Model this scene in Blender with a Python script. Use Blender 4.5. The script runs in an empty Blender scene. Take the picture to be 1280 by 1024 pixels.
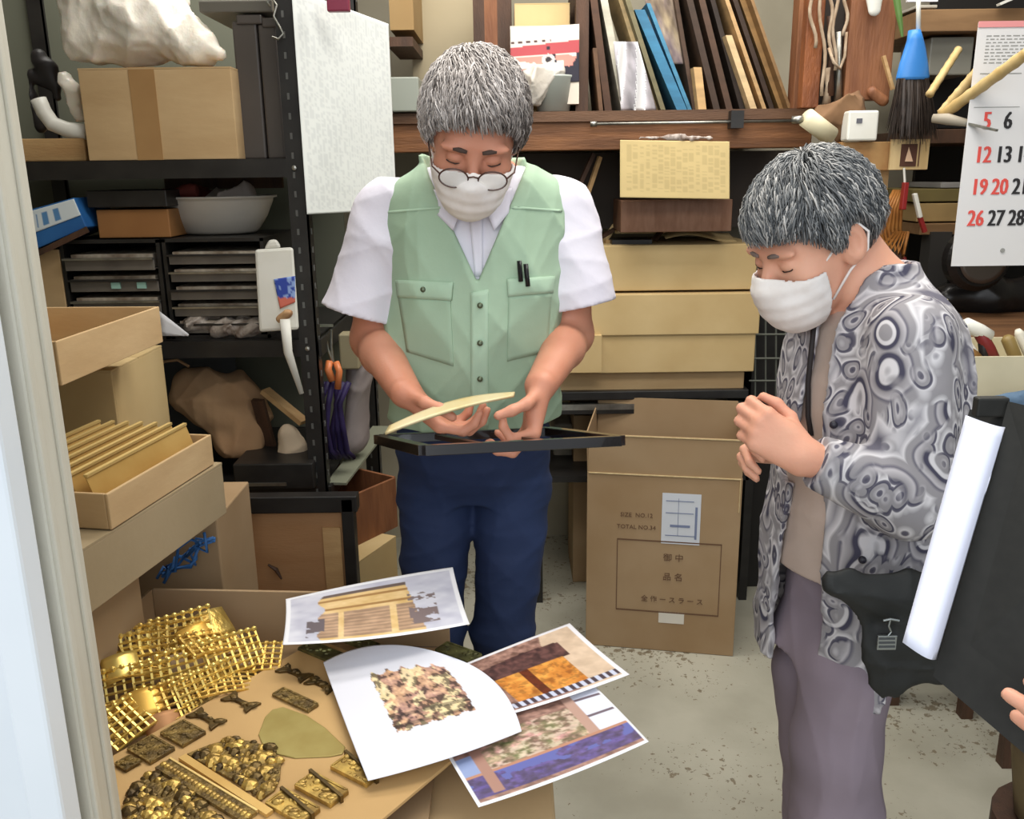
import bpy, bmesh, math, random
import numpy as np
from mathutils import Vector, Matrix
random.seed(7); np.random.seed(7)
scene = bpy.context.scene
COL = scene.collection

# ------------------------------------------------------------------ camera
F, PITCH, ROLL, CAMH = 1115.0, math.radians(14.9), math.radians(0.75), 1.40
_X = Vector((1, 0, 0)); _U = Vector((0, math.sin(PITCH), math.cos(PITCH)))
_FW = Vector((0, math.cos(PITCH), -math.sin(PITCH)))
_R = _X * math.cos(ROLL) - _U * math.sin(ROLL)
_UP = _U * math.cos(ROLL) + _X * math.sin(ROLL)
CAM = Vector((0, 0, CAMH))
cd = bpy.data.cameras.new('camera'); cam = bpy.data.objects.new('camera', cd); COL.objects.link(cam)
cam.matrix_world = Matrix(((_R.x, _UP.x, -_FW.x, 0), (_R.y, _UP.y, -_FW.y, 0), (_R.z, _UP.z, -_FW.z, CAMH), (0, 0, 0, 1)))
cd.sensor_fit = 'HORIZONTAL'; cd.sensor_width = 36; cd.lens = 36 * F / 1280; cd.clip_start = 0.05
scene.camera = cam

# ------------------------------------------------------------------ light and exposure
scene.view_settings.view_transform = 'Standard'; scene.view_settings.look = 'None'
scene.view_settings.exposure = 0.0; scene.view_settings.gamma = 1.0
scene.view_settings.use_curve_mapping = False
w = bpy.data.worlds.new('sky'); scene.world = w; w.use_nodes = True
w.node_tree.nodes['Background'].inputs[0].default_value = (0.86, 0.93, 1.0, 1)
w.node_tree.nodes['Background'].inputs[1].default_value = 0.9
def area(name, loc, target, sx, sy, power, col):
    l = bpy.data.lights.new(name, 'AREA'); l.shape = 'RECTANGLE'; l.size = sx; l.size_y = sy
    l.energy = power; l.color = col
    o = bpy.data.objects.new(name, l); COL.objects.link(o); o.location = loc
    o.rotation_euler = (Vector(target) - Vector(loc)).to_track_quat('-Z', 'Y').to_euler(); return o
area('daylight_at_the_open_door', (-0.5, -2.3, 2.5), (0.2, 2.0, 0.9), 3.4, 2.1, 64, (0.93, 0.97, 1.0))
area('overhead_fill_light', (0.35, 1.25, 2.46), (0.35, 1.3, 0), 1.4, 0.6, 22, (1.0, 0.97, 0.90))  # unseen lamp added overhead to even out the light
area('rear_fill_light', (0.1, 2.2, 2.46), (0.1, 2.35, 0), 2.4, 0.5, 38, (1.0, 0.97, 0.91))  # added lamp without a fixture, lifts the dark shadows at the back

def P(px, py, Y):
    d = _FW + _R * ((px - 640) / F) + _UP * ((512 - py) / F)
    return CAM + d * (Y / d.y)
def PZ(px, py, z):
    d = _FW + _R * ((px - 640) / F) + _UP * ((512 - py) / F)
    return CAM + d * ((z - CAMH) / d.z)

# ------------------------------------------------------------------ materials
def lin(c):
    return tuple(((v / 255) / 12.92 if v / 255 <= 0.04045 else ((v / 255 + 0.055) / 1.055) ** 2.4) for v in c)
_M = {}
def mat(name, c, rough=0.7, metal=0.0, c2=None, scale=12, amt=1.0, bump=0.0, bscale=60, stretch=None,
        alpha=None, trans=0.0, spec=0.4, sss=0.0, sheen=0.0, detail=4, contrast=(0.35, 0.65), coat=0.0):
    if name in _M: return _M[name]
    m = bpy.data.materials.new(name); m.use_nodes = True; nt = m.node_tree; N = nt.nodes; L = nt.links
    b = N['Principled BSDF']; col = (*lin(c), 1)
    b.inputs['Base Color'].default_value = col; b.inputs['Roughness'].default_value = rough
    b.inputs['Metallic'].default_value = metal; b.inputs['Specular IOR Level'].default_value = spec
    if coat: b.inputs['Coat Weight'].default_value = coat
    if trans: b.inputs['Transmission Weight'].default_value = trans
    if alpha is not None: b.inputs['Alpha'].default_value = alpha
    if sss:
        b.inputs['Subsurface Weight'].default_value = sss; b.inputs['Subsurface Radius'].default_value = (1, .35, .2)
        b.inputs['Subsurface Scale'].default_value = 0.008
    if sheen: b.inputs['Sheen Weight'].default_value = sheen
    if c2 is not None or bump:
        tc = N.new('ShaderNodeTexCoord'); mp = N.new('ShaderNodeMapping'); L.new(tc.outputs['Object'], mp.inputs[0])
        if stretch: mp.inputs['Scale'].default_value = stretch
    if c2 is not None:
        nz = N.new('ShaderNodeTexNoise'); nz.inputs['Scale'].default_value = scale; nz.inputs['Detail'].default_value = detail
        L.new(mp.outputs[0], nz.inputs['Vector'])
        rp = N.new('ShaderNodeValToRGB'); rp.color_ramp.elements[0].position = contrast[0]; rp.color_ramp.elements[1].position = contrast[1]
        rp.color_ramp.elements[0].color = col; rp.color_ramp.elements[1].color = (*lin(c2), 1)
        L.new(nz.outputs['Fac'], rp.inputs[0]); L.new(rp.outputs[0], b.inputs['Base Color'])
    if bump:
        n2 = N.new('ShaderNodeTexNoise'); n2.inputs['Scale'].default_value = bscale; n2.inputs['Detail'].default_value = 5
        L.new(mp.outputs[0], n2.inputs['Vector'])
        bp = N.new('ShaderNodeBump'); bp.inputs['Strength'].default_value = bump; bp.inputs['Distance'].default_value = 0.01
        L.new(n2.outputs['Fac'], bp.inputs['Height']); L.new(bp.outputs[0], b.inputs['Normal'])
    _M[name] = m; return m
def vmat(name, rough=0.6, metal=0.0, bump=0.0):      # colour printed per vertex (flat print on paper, cloth)
    if name in _M: return _M[name]
    m = bpy.data.materials.new(name); m.use_nodes = True; N = m.node_tree.nodes; b = N['Principled BSDF']
    a = N.new('ShaderNodeVertexColor'); a.layer_name = 'print'
    m.node_tree.links.new(a.outputs[0], b.inputs['Base Color'])
    b.inputs['Roughness'].default_value = rough; b.inputs['Metallic'].default_value = metal
    _M[name] = m; return m

card = mat('cardboard', (192, 163, 122), 0.85, c2=(180, 150, 109), scale=5, bump=0.08, bscale=25, stretch=(1, 1, 3))
card_d = mat('cardboard_brown', (166, 140, 108), 0.85, c2=(154, 126, 92), scale=4, bump=0.06, bscale=20)
card_y = mat('cardboard_yellow', (200, 175, 128), 0.85, c2=(189, 162, 114), scale=5, bump=0.12, bscale=14)
card_edge = mat('cardboard_edge', (212, 190, 146), 0.9, c2=(196, 172, 128), scale=60)
tape = mat('brown_tape', (166, 130, 86), 0.35, c2=(156, 120, 78), scale=10)
black_metal = mat('black_painted_steel', (30, 28, 27), 0.42, c2=(40, 38, 36), scale=20)
black_hole = mat('dark_slot', (95, 95, 92), 0.6)
steel = mat('brushed_steel', (170, 168, 160), 0.35, metal=0.9, c2=(140, 138, 130), scale=30)
wood_beam = mat('beam_wood', (128, 84, 50), 0.6, c2=(96, 60, 34), scale=5, bump=0.2, bscale=30, stretch=(1, 6, 8))
wood_red = mat('red_brown_wood', (116, 72, 46), 0.6, c2=(138, 90, 58), scale=6, bump=0.25, bscale=25, stretch=(6, 6, 1))
wood_dark = mat('dark_wood', (66, 46, 34), 0.6, c2=(84, 58, 42), scale=6, bump=0.2, stretch=(6, 6, 1))
wood_light = mat('light_wood', (196, 160, 112), 0.6, c2=(176, 138, 92), scale=6, bump=0.15, stretch=(1, 5, 5))
wood_pale = mat('pale_wood', (214, 188, 140), 0.6, c2=(198, 168, 118), scale=8, stretch=(5, 5, 1))
gold = mat('polished_brass', (232, 200, 116), 0.36, metal=.8, c2=(212, 174, 88), scale=30, bump=0.3, bscale=120)
gold_sheet = mat('brass_sheet', (190, 150, 82), 0.42, metal=0.4, c2=(208, 172, 104), scale=9)
gold_dark = mat('antique_brass', (146, 120, 66), 0.45, metal=0.45, c2=(92, 74, 44), scale=60, bump=0.6, bscale=140)
gold_olive = mat('unpolished_brass_sheet', (160, 144, 84), 0.45, metal=0.3, c2=(150, 132, 72), scale=25)
white_paper = mat('white_paper', (232, 232, 236), 0.7)
white_pl = mat('white_plastic', (222, 220, 212), 0.4, c2=(212, 210, 200), scale=10)
blue_pl = mat('blue_plastic', (52, 112, 176), 0.35, c2=(42, 96, 160), scale=10)

# ------------------------------------------------------------------ geometry accumulators
WO = {}
class G:
    def __init__(s): s.v = []; s.f = []; s.c = None
    def add(s, vs, fs):
        n = len(s.v); s.v += [tuple(v) for v in vs]; s.f += [tuple(i + n for i in f) for f in fs]; return s
    def hexa(s, c):        # 8 corners, bottom ring then top ring
        return s.add(c, [(3, 2, 1, 0), (4, 5, 6, 7), (0, 1, 5, 4), (1, 2, 6, 5), (2, 3, 7, 6), (3, 0, 4, 7)])
    def box(s, c, d, rot=None, yaw=0):
        R = rot if rot is not None else Matrix.Rotation(yaw, 3, 'Z')
        h = [(-1, -1, -1), (1, -1, -1), (1, 1, -1), (-1, 1, -1), (-1, -1, 1), (1, -1, 1), (1, 1, 1), (-1, 1, 1)]
        return s.hexa([Vector(c) + R @ Vector((a[0] * d[0] / 2, a[1] * d[1] / 2, a[2] * d[2] / 2)) for a in h])
    def bar(s, a, b, w, h, up=Vector((0, 0, 1))):      # rectangular bar from a to b
        a = Vector(a); b = Vector(b); z = (b - a); L = z.length; z.normalize()
        x = Vector(up).cross(z)
        if x.length < 1e-4: x = Vector((1, 0, 0)).cross(z)
        x.normalize(); y = z.cross(x)
        R = Matrix((x, y, z)).transposed()
        return s.box((a + b) / 2, (w, h, L), rot=R)
    def tube(s, pts, r, n=10, cap=True, closed=False):
        pts = [Vector(p) for p in pts]; m = len(pts); rs = r if hasattr(r, '__len__') else [r] * m
        prev = None; base = len(s.v)
        for i, p in enumerate(pts):
            t = (pts[(i + 1) % m] - pts[i - 1]) if (closed or 0 < i < m - 1) else (pts[1] - pts[0] if i == 0 else pts[-1] - pts[-2])
            t.normalize()
            if prev is None:
                u = t.cross(Vector((0, 0, 1)))
                if u.length < 0.1: u = t.cross(Vector((0, 1, 0)))
            else: u = prev - t * prev.dot(t)
            u.normalize(); prev = u; w_ = t.cross(u)
            for k in range(n):
                a = 2 * math.pi * k / n; s.v.append(tuple(p + (u * math.cos(a) + w_ * math.sin(a)) * rs[i]))
        for i in range(m if closed else m - 1):
            for k in range(n):
                j = (i + 1) % m
                s.f.append((base + i * n + k, base + i * n + (k + 1) % n, base + j * n + (k + 1) % n, base + j * n + k))
        if cap and not closed:
            s.f.append(tuple(base + k for k in range(n))[::-1]); s.f.append(tuple(base + (m - 1) * n + k for k in range(n)))
        return s
    def lathe(s, prof, c, n=28, sx=1, sy=1, R=None):
        c = Vector(c); base = len(s.v)
        for r, z in prof:
            for k in range(n):
                a = 2 * math.pi * k / n; v = Vector((r * math.cos(a) * sx, r * math.sin(a) * sy, z))
                if R is not None: v = R @ v
                s.v.append(tuple(c + v))
        for i in range(len(prof) - 1):
            for k in range(n):
                s.f.append((base + i * n + k, base + i * n + (k + 1) % n, base + (i + 1) * n + (k + 1) % n, base + (i + 1) * n + k))
        s.f.append(tuple(base + k for k in range(n))[::-1]); s.f.append(tuple(base + (len(prof) - 1) * n + k for k in range(n)))
        return s
    def slab(s, poly, th, nrm=(0, 0, 1)):      # polygon (any count of points) given thickness
        n = len(poly); d = Vector(nrm) * th
        s.add([Vector(p) for p in poly] + [Vector(p) + d for p in poly],
              [tuple(range(n))[::-1], tuple(range(n, 2 * n))] + [(i, (i + 1) % n, (i + 1) % n + n, i + n) for i in range(n)])
        return s
    def obj(s, name, m, parent=None, smooth=False, bevel=0, label=None, cat=None, group=None, kind=None, sub=0):
        return link(name, np.array(s.v, dtype=float), s.f, m, parent, smooth, bevel, label, cat, group, kind, None, sub)

def link(name, v, f, m, parent=None, smooth=False, bevel=0, label=None, cat=None, group=None, kind=None, colors=None, sub=0):
    v = np.asarray(v, dtype=float)
    lo = v.min(0); hi = v.max(0); o0 = Vector(((lo[0] + hi[0]) / 2, (lo[1] + hi[1]) / 2, lo[2]))
    if kind == 'structure' and parent is None: o0 = Vector((0, 0, 0))
    me = bpy.data.meshes.new(name); me.from_pydata((v - np.array(o0)).tolist(), [], f if isinstance(f, list) else f.tolist())
    if isinstance(m, (list, tuple)):
        for q in m: me.materials.append(q)
    elif m: me.materials.append(m)
    if colors is not None:
        at = me.color_attributes.new('print', 'FLOAT_COLOR', 'POINT')
        cc = np.ones((len(v), 4), dtype=np.float32); cc[:, :3] = colors; at.data.foreach_set('color', cc.ravel())
    bm = bmesh.new(); bm.from_mesh(me); bmesh.ops.recalc_face_normals(bm, faces=bm.faces); bm.to_mesh(me); bm.free()
    if smooth: me.polygons.foreach_set('use_smooth', [True] * len(me.polygons))
    ob = bpy.data.objects.new(name, me); COL.objects.link(ob)
    WO[ob] = o0
    if parent is not None: ob.parent = parent; ob.location = o0 - WO[parent]
    else: ob.location = o0
    if bevel:
        md = ob.modifiers.new('bevel', 'BEVEL'); md.width = bevel; md.segments = 2; md.limit_method = 'ANGLE'
    if sub:
        md = ob.modifiers.new('sub', 'SUBSURF'); md.levels = sub; md.render_levels = sub
    tag(ob, label, cat, group, kind)
    return ob
def tag(o, label=None, cat=None, group=None, kind=None):
    if label: o['label'] = label
    if cat: o['category'] = cat
    if group: o['group'] = group
    if kind: o['kind'] = kind
def thing(name, label, cat, loc, group=None):
    o = bpy.data.objects.new(name, None); o.empty_display_size = 0.05; COL.objects.link(o)
    o.location = Vector(loc); WO[o] = Vector(loc); tag(o, label, cat, group); return o
def dup(o, loc=None, rot=None, label=None, parent=None):
    c = o.copy(); COL.objects.link(c)
    if parent is not None: c.parent = parent
    for ch in o.children: dup(ch, parent=c)
    if loc is not None: c.location = Vector(loc)
    if rot is not None: c.rotation_euler = rot
    if label: c['label'] = label
    WO[c] = Vector(c.location)
    return c

def pbox(g, x0, y0, x1, y1, Y, depth, yaw=0, zmin=None):
    """box whose front face stands at depth Y and covers the pixel rectangle"""
    xm = (x0 + x1) / 2; ym = (y0 + y1) / 2
    a = P(x0, ym, Y); b = P(x1, ym, Y); t = P(xm, y0, Y).z; q = P(xm, y1, Y).z
    if zmin is not None: q = zmin
    c = Vector(((a.x + b.x) / 2, Y, 0)); R = Matrix.Rotation(yaw, 3, 'Z'); hw = (b.x - a.x) / 2
    pts = []
    for z in (q, t):
        for dx, dy in ((-hw, 0), (hw, 0), (hw, depth), (-hw, depth)):
            p = c + R @ Vector((dx, dy, 0)); pts.append((p.x, p.y, z))
    g.hexa(pts); return g

def text_geo(body, size, origin, xdir, ydir, center=True, extr=0.0004):
    cu = bpy.data.curves.new('t', 'FONT'); cu.body = body; cu.size = size; cu.extrude = extr; cu.resolution_u = 2
    if center: cu.align_x = 'CENTER'
    o = bpy.data.objects.new('t', cu); COL.objects.link(o)
    dg = bpy.context.evaluated_depsgraph_get(); me = bpy.data.meshes.new_from_object(o.evaluated_get(dg))
    x = Vector(xdir).normalized(); y = Vector(ydir).normalized(); z = x.cross(y)
    vs = [Vector(origin) + x * q.co.x + y * q.co.y + z * (q.co.z + extr) for q in me.vertices]
    fs = [tuple(p.vertices) for p in me.polygons]
    bpy.data.objects.remove(o); bpy.data.meshes.remove(me); bpy.data.curves.remove(cu)
    return vs, fs

def sheet(name, pos, colf, m, parent=None, nu=60, nv=60, th=0.0006, **kw):
    """a thin sheet: pos(u,v) -> world point, colf(U,V) -> sRGB 0..1 array (flat print)"""
    u = np.linspace(0, 1, nu + 1); v = np.linspace(0, 1, nv + 1); U, V = np.meshgrid(u, v)
    pts = np.array([[*pos(a, b)] for a, b in zip(U.ravel(), V.ravel())])
    W = nu + 1
    fs = [(j * W + i, j * W + i + 1, (j + 1) * W + i + 1, (j + 1) * W + i) for j in range(nv) for i in range(nu)]
    n = np.cross(pts[1] - pts[0], pts[W] - pts[0]); n = n / np.linalg.norm(n) * th
    if float(n @ (np.array(CAM) - pts[0])) < 0: n = -n
    back = pts - n; M = len(pts)
    fb = [tuple(q + M for q in f[::-1]) for f in fs]
    rim = []
    edge = [i for i in range(W)] + [j * W + nu for j in range(1, nv + 1)] + [nv * W + i for i in range(nu - 1, -1, -1)] + [j * W for j in range(nv - 1, 0, -1)]
    for a, b in zip(edge, edge[1:] + edge[:1]): rim.append((a, a + M, b + M, b))
    cols = None
    if colf is not None:
        c = colf(U, V).reshape(-1, 3); c = np.where(c <= 0.04045, c / 12.92, ((np.clip(c, 0, 1) + 0.055) / 1.055) ** 2.4)
        cols = np.vstack([c, np.full_like(c, 0.8)])
    return link(name, np.vstack([pts, back]), fs + fb + rim, m, parent, smooth=True, colors=cols, **kw)

def vnoise(U, V, s, seed=0, o=3):      # cheap smooth noise from sines, 0..1
    rs = np.random.RandomState(seed); r = 0 * U; amp = 1.0; tot = 0
    for k in range(o):
        f = s * 2 * (2.0 ** k); T = rs.rand(64, 64); x = U * f + 3.1 * k; y = V * f + 1.7 * k
        i = np.floor(x).astype(int); j = np.floor(y).astype(int); a = x - i; b = y - j; a = a * a * (3 - 2 * a); b = b * b * (3 - 2 * b)
        g = lambda p, q: T[p % 64, q % 64]
        r = r + amp * ((g(i, j) * (1 - a) + g(i + 1, j) * a) * (1 - b) + (g(i, j + 1) * (1 - a) + g(i + 1, j + 1) * a) * b)
        tot += amp; amp *= 0.6
    return np.clip(0.5 + (r / tot - 0.5) * 1.7, 0, 1)

# ------------------------------------------------------------------ signed distance modelling (bodies, cloth, bags)
import openvdb
class S:
    def __init__(s, lo, hi, res):
        s.lo = np.array(lo, dtype=np.float32); s.res = res
        s.n = np.ceil((np.array(hi) - s.lo) / res).astype(int) + 1
        s.f = np.full(tuple(s.n), 0.2, dtype=np.float32)
    def block(s, lo, hi):
        a = np.clip(np.floor((np.array(lo) - s.lo) / s.res).astype(int), 0, s.n - 1)
        b = np.clip(np.ceil((np.array(hi) - s.lo) / s.res).astype(int) + 1, 1, s.n)
        if np.any(b <= a): return None
        ax = [(s.lo[i] + s.res * np.arange(a[i], b[i])).astype(np.float32) for i in range(3)]
        return (slice(a[0], b[0]), slice(a[1], b[1]), slice(a[2], b[2])), ax[0][:, None, None], ax[1][None, :, None], ax[2][None, None, :]
    def union(s, fn, lo, hi, k=0.0):
        m = 0.03 + k; q = s.block(np.array(lo) - m, np.array(hi) + m)
        if q is None: return
        sl, X, Y, Z = q; d = fn(X, Y, Z).astype(np.float32); o = s.f[sl]
        if k > 0:
            h = np.maximum(k - np.abs(o - d), 0) / k; s.f[sl] = np.minimum(o, d) - h * h * k * 0.25
        else: s.f[sl] = np.minimum(o, d)
    def cut(s, fn, k=0.0):
        sl, X, Y, Z = s.block(s.lo, s.lo + s.n * s.res); d = -fn(X, Y, Z)
        if k > 0:
            h = np.maximum(k - np.abs(s.f - d), 0) / k; s.f = np.maximum(s.f, d) + h * h * k * 0.25
        else: s.f = np.maximum(s.f, d)
    def keep(s, fn): 
        sl, X, Y, Z = s.block(s.lo, s.lo + s.n * s.res); s.f = np.maximum(s.f, fn(X, Y, Z))
    def disp(s, fn):
        sl, X, Y, Z = s.block(s.lo, s.lo + s.n * s.res); s.f = s.f + fn(X, Y, Z)
    def cone(s, a, b, ra, rb, k=0.01, flat=None):
        a = np.array(a, dtype=float); b = np.array(b, dtype=float); ba = b - a; L2 = float(ba @ ba) + 1e-9
        if flat is not None:
            ax, sc = np.array(flat[0], dtype=float), flat[1]; ax = ax / np.linalg.norm(ax)
        def fn(X, Y, Z):
            dx, dy, dz = X - a[0], Y - a[1], Z - a[2]
            h = np.clip((dx * ba[0] + dy * ba[1] + dz * ba[2]) / L2, 0, 1)
            ex, ey, ez = dx - ba[0] * h, dy - ba[1] * h, dz - ba[2] * h
            if flat is not None:
                t = (ex * ax[0] + ey * ax[1] + ez * ax[2]) * (sc - 1)
                ex, ey, ez = ex + t * ax[0], ey + t * ax[1], ez + t * ax[2]
            return np.sqrt(ex * ex + ey * ey + ez * ez) - (ra + (rb - ra) * h)
        r = max(ra, rb); s.union(fn, np.minimum(a, b) - r, np.maximum(a, b) + r, k)
    def ell(s, c, r, Rm=None, k=0.01, cut=False):
        c = np.array(c, dtype=float); Rm = np.eye(3) if Rm is None else np.array(Rm)      # columns = local axes
        def fn(X, Y, Z):
            dx, dy, dz = X - c[0], Y - c[1], Z - c[2]
            q = [(dx * Rm[0, i] + dy * Rm[1, i] + dz * Rm[2, i]) for i in range(3)]
            k0 = np.sqrt(sum((q[i] / r[i]) ** 2 for i in range(3))); k1 = np.sqrt(sum((q[i] / r[i] ** 2) ** 2 for i in range(3))) + 1e-9
            return k0 * (k0 - 1) / k1
        if cut:
            m = max(r) + 0.02; q = s.block(c - m, c + m)
            if q is None: return
            sl, X, Y, Z = q; d = -fn(X, Y, Z); o = s.f[sl]
            h = np.maximum(k - np.abs(o - d), 0) / k; s.f[sl] = np.maximum(o, d) + h * h * k * 0.25
        else: s.union(fn, c - max(r), c + max(r), k)
    def loft(s, rows, k=0.02, off=0.0, yaw=0.0, power=2.0):
        """rows: (z, cx, cy, half width, half depth) from low to high"""
        fn, lo, hi = loft_fn(rows, off, yaw, power); s.union(fn, lo, hi, k)
    def mesh(s):
        f = np.clip(s.f, -3 * s.res, 3 * s.res)
        g = openvdb.FloatGrid(3 * s.res); g.copyFromArray(f, tolerance=0.0)
        p, q = g.convertToQuads(0.0)
        p = p * s.res + s.lo; return p, q[:, ::-1]
    def obj(s, name, m, parent=None, **kw):
        p, q = s.mesh(); return link(name, p, q.astype(int), m, parent, smooth=True, **kw)
def loft_fn(rows, off=0.0, yaw=0.0, power=2.0):
    R = np.array(sorted(rows)); zs = R[:, 0]; c, sn = math.cos(yaw), math.sin(yaw)
    zz = np.linspace(zs[0], zs[-1], 200)
    T = [np.interp(zz, zs, R[:, i]) for i in range(1, 5)]
    ker = np.ones(13) / 13
    T = [np.convolve(np.pad(t, 6, mode='edge'), ker, 'valid') for t in T]
    def fn(X, Y, Z):
        cx, cy, a, b = [np.interp(Z, zz, t) for t in T]; a = a + off; b = b + off
        dx = X - cx; dy = Y - cy; u = np.abs(dx * c + dy * sn) / a; v = np.abs(-dx * sn + dy * c) / b
        if power == 2.0: d = (np.sqrt(u * u + v * v) - 1) * np.minimum(a, b)
        else: d = ((u ** power + v ** power) ** (1 / power) - 1) * np.minimum(a, b)
        e = np.maximum(zs[0] - off - Z, Z - zs[-1] - off)
        return np.maximum(d, e)
    m = max(R[:, 3].max(), R[:, 4].max()) + off
    lo = (R[:, 1].min() - m, R[:, 2].min() - m, zs[0] - off); hi = (R[:, 1].max() + m, R[:, 2].max() + m, zs[-1] + off)
    return fn, lo, hi
def waves(amp, seed, fmin=12, fmax=40, n=6, dirs=None):
    rs = np.random.RandomState(seed); L = []
    for _ in range(n):
        d = rs.randn(3) if dirs is None else np.array(dirs[rs.randint(len(dirs))]) + 0.25 * rs.randn(3)
        d = d / np.linalg.norm(d) * (fmin + rs.rand() * (fmax - fmin)); L.append((d, rs.rand() * 6.28))
    def fn(X, Y, Z):
        r = 0
        for d, p in L: 
            t = np.abs(np.sin((X * d[0] + Y * d[1] + Z * d[2] + p + 1.5 * np.sin(X * d[1] * 0.4 + Z * d[0] * 0.3 + p)) * .6)); r = r + 2 * np.sqrt(t + .004) - 1.3
        return (amp / n * 3.2) * r
    return fn
from mathutils.bvhtree import BVHTree
# ------------------------------------------------------------------ helpers for people
def frame(fwd, up):
    f = Vector(fwd).normalized(); r = f.cross(Vector(up)).normalized(); u = r.cross(f)
    return Matrix((r, f, u)).transposed()      # columns: right, forward, up
def head_sdf(s, c, R, k=1.0, mask_bulge=False):
    c = Vector(c)
    L = lambda x, y, z: c + R @ Vector((x * k, y * k, z * k))
    e = lambda p, r, kk=0.012, cut=False: s.ell(L(*p), [q * k for q in r], R, kk, cut)
    e((0, -.012, .030), (.075, .096, .088), .01)
    e((0, .022, -.020), (.064, .074, .085), .03)
    e((0, .040, -.075), (.050, .050, .045), .03)
    e((0, .062, -.104), (.026, .026, .020), .02)
    for q in (-1, 1):
        e((q * .042, .062, -.030), (.024, .024, .024), .02)
        e((q * .031, .083, .022), (.028, .012, .009), .012)            # brow ridge
        e((q * .031, .094, .001), (.016, .011, .011), .006, cut=True)   # eye socket
        e((q * .031, .079, .000), (.0165, .0135, .0115), .003)          # closed lid
        e((q * .075, -.006, -.012), (.010, .020, .033), .006)           # ear
        e((q * .083, -.012, -.006), (.008, .021, .033), .004)
        e((q * .089, -.005, -.006), (.006, .011, .019), .003, cut=True)
    s.cone(L(0, .088, .010), L(0, .112, -.030), .008 * k, .012 * k, .008)
    e((0, .108, -.034), (.017, .012, .010), .008)
    e((0, .090, -.066), (.024, .010, .006), .006); e((0, .088, -.077), (.021, .010, .007), .006)
    e((0, .100, -.0715), (.022, .006, .0012), .002, cut=True)
    if mask_bulge: e((0, .078, -.060), (.052, .046, .056), .03)
    return L
def hand_sdf(s, w, d, n, left, curls, size=1.0, thumb=((0.5, 0.8, -0.25), (0.1, 0.9, -0.45), (0.0, 0.9, -0.5)), spread=0.05, res_k=0.004):
    """w wrist, d finger direction, n palm normal; local axes: thumb side, along, back of hand"""
    d = Vector(d).normalized(); n = Vector(n); n = (n - d * n.dot(d)).normalized()
    t = n.cross(d) if left else d.cross(n)
    L = lambda x, y, z: Vector(w) + (t * x + d * y - n * z) * size
    kx = [.028, .009, -.010, -.027]; ky = [.086, .090, .085, .075]
    wx = [.016, .006, -.006, -.016]
    for i in range(4): s.cone(L(wx[i], -.005, 0), L(kx[i], ky[i], .001), .0165 * size, .0112 * size, .012)
    s.ell(L(0, .045, -.004), [.034 * size, .042 * size, .013 * size], Matrix((t, d, -n)).transposed(), .012)
    s.ell(L(.022, .032, -.010), [.014 * size, .028 * size, .013 * size], Matrix((t, d, -n)).transposed(), .012)
    lens = [(.043, .025, .021), (.047, .029, .022), (.043, .027, .022), (.034, .020, .020)]
    for i in range(4):
        p = Vector((kx[i], ky[i], 0)); a = 0; yaw = spread * (1.5 - i)
        rr = [.0096, .0086, .0078, .0068]
        for j in range(3):
            a += curls[i][j]
            q = p + Vector((math.sin(yaw), math.cos(a) * math.cos(yaw), -math.sin(a))) * lens[i][j]
            s.cone(L(*p), L(*q), rr[j] * size, rr[j + 1] * size, res_k if j else .007); p = q
    p = Vector((.022, .018, -.008)); ls = (.040, .032, .026); rr = (.0135, .0105, .0095, .0080)
    for j in range(3):
        q = p + Vector(thumb[j]).normalized() * ls[j]
        s.cone(L(*p), L(*q), rr[j] * size, rr[j + 1] * size, .006); p = q
def bvh(ob):
    o = Vector(ob.matrix_basis.translation); q = ob.parent
    while q is not None: o = o + Vector(q.location); q = q.parent
    me = ob.data
    return BVHTree.FromPolygons([tuple(v.co + o) for v in me.vertices], [tuple(p.vertices) for p in me.polygons])
def hit(tree, px, py):
    d = (P(px, py, 1.0) - CAM).normalized(); h = tree.ray_cast(CAM, d)
    return h[0]
def patch(name, tree, quad, m, parent, lift=0.004, nu=10, nv=6, th=0.003, colf=None, bulge=0.0, **kw):
    """a piece of cloth lying on a surface: quad = 4 pixel corners (tl, tr, br, bl), found by rays on the surface"""
    q = [Vector((*c, 0)) for c in quad]; last = [None]
    def pos(u, v):
        p = q[0].lerp(q[1], u).lerp(q[3].lerp(q[2], u), v); h = hit(tree, p.x, p.y)
        if h is None: h = last[0] if last[0] is not None else P(p.x, p.y, 1.6)
        last[0] = h; back = (CAM - h).normalized()
        return h + back * (lift + bulge * math.sin(math.pi * u) * math.sin(math.pi * v))
    return sheet(name, pos, colf, m, parent, nu, nv, th, **kw)

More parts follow.
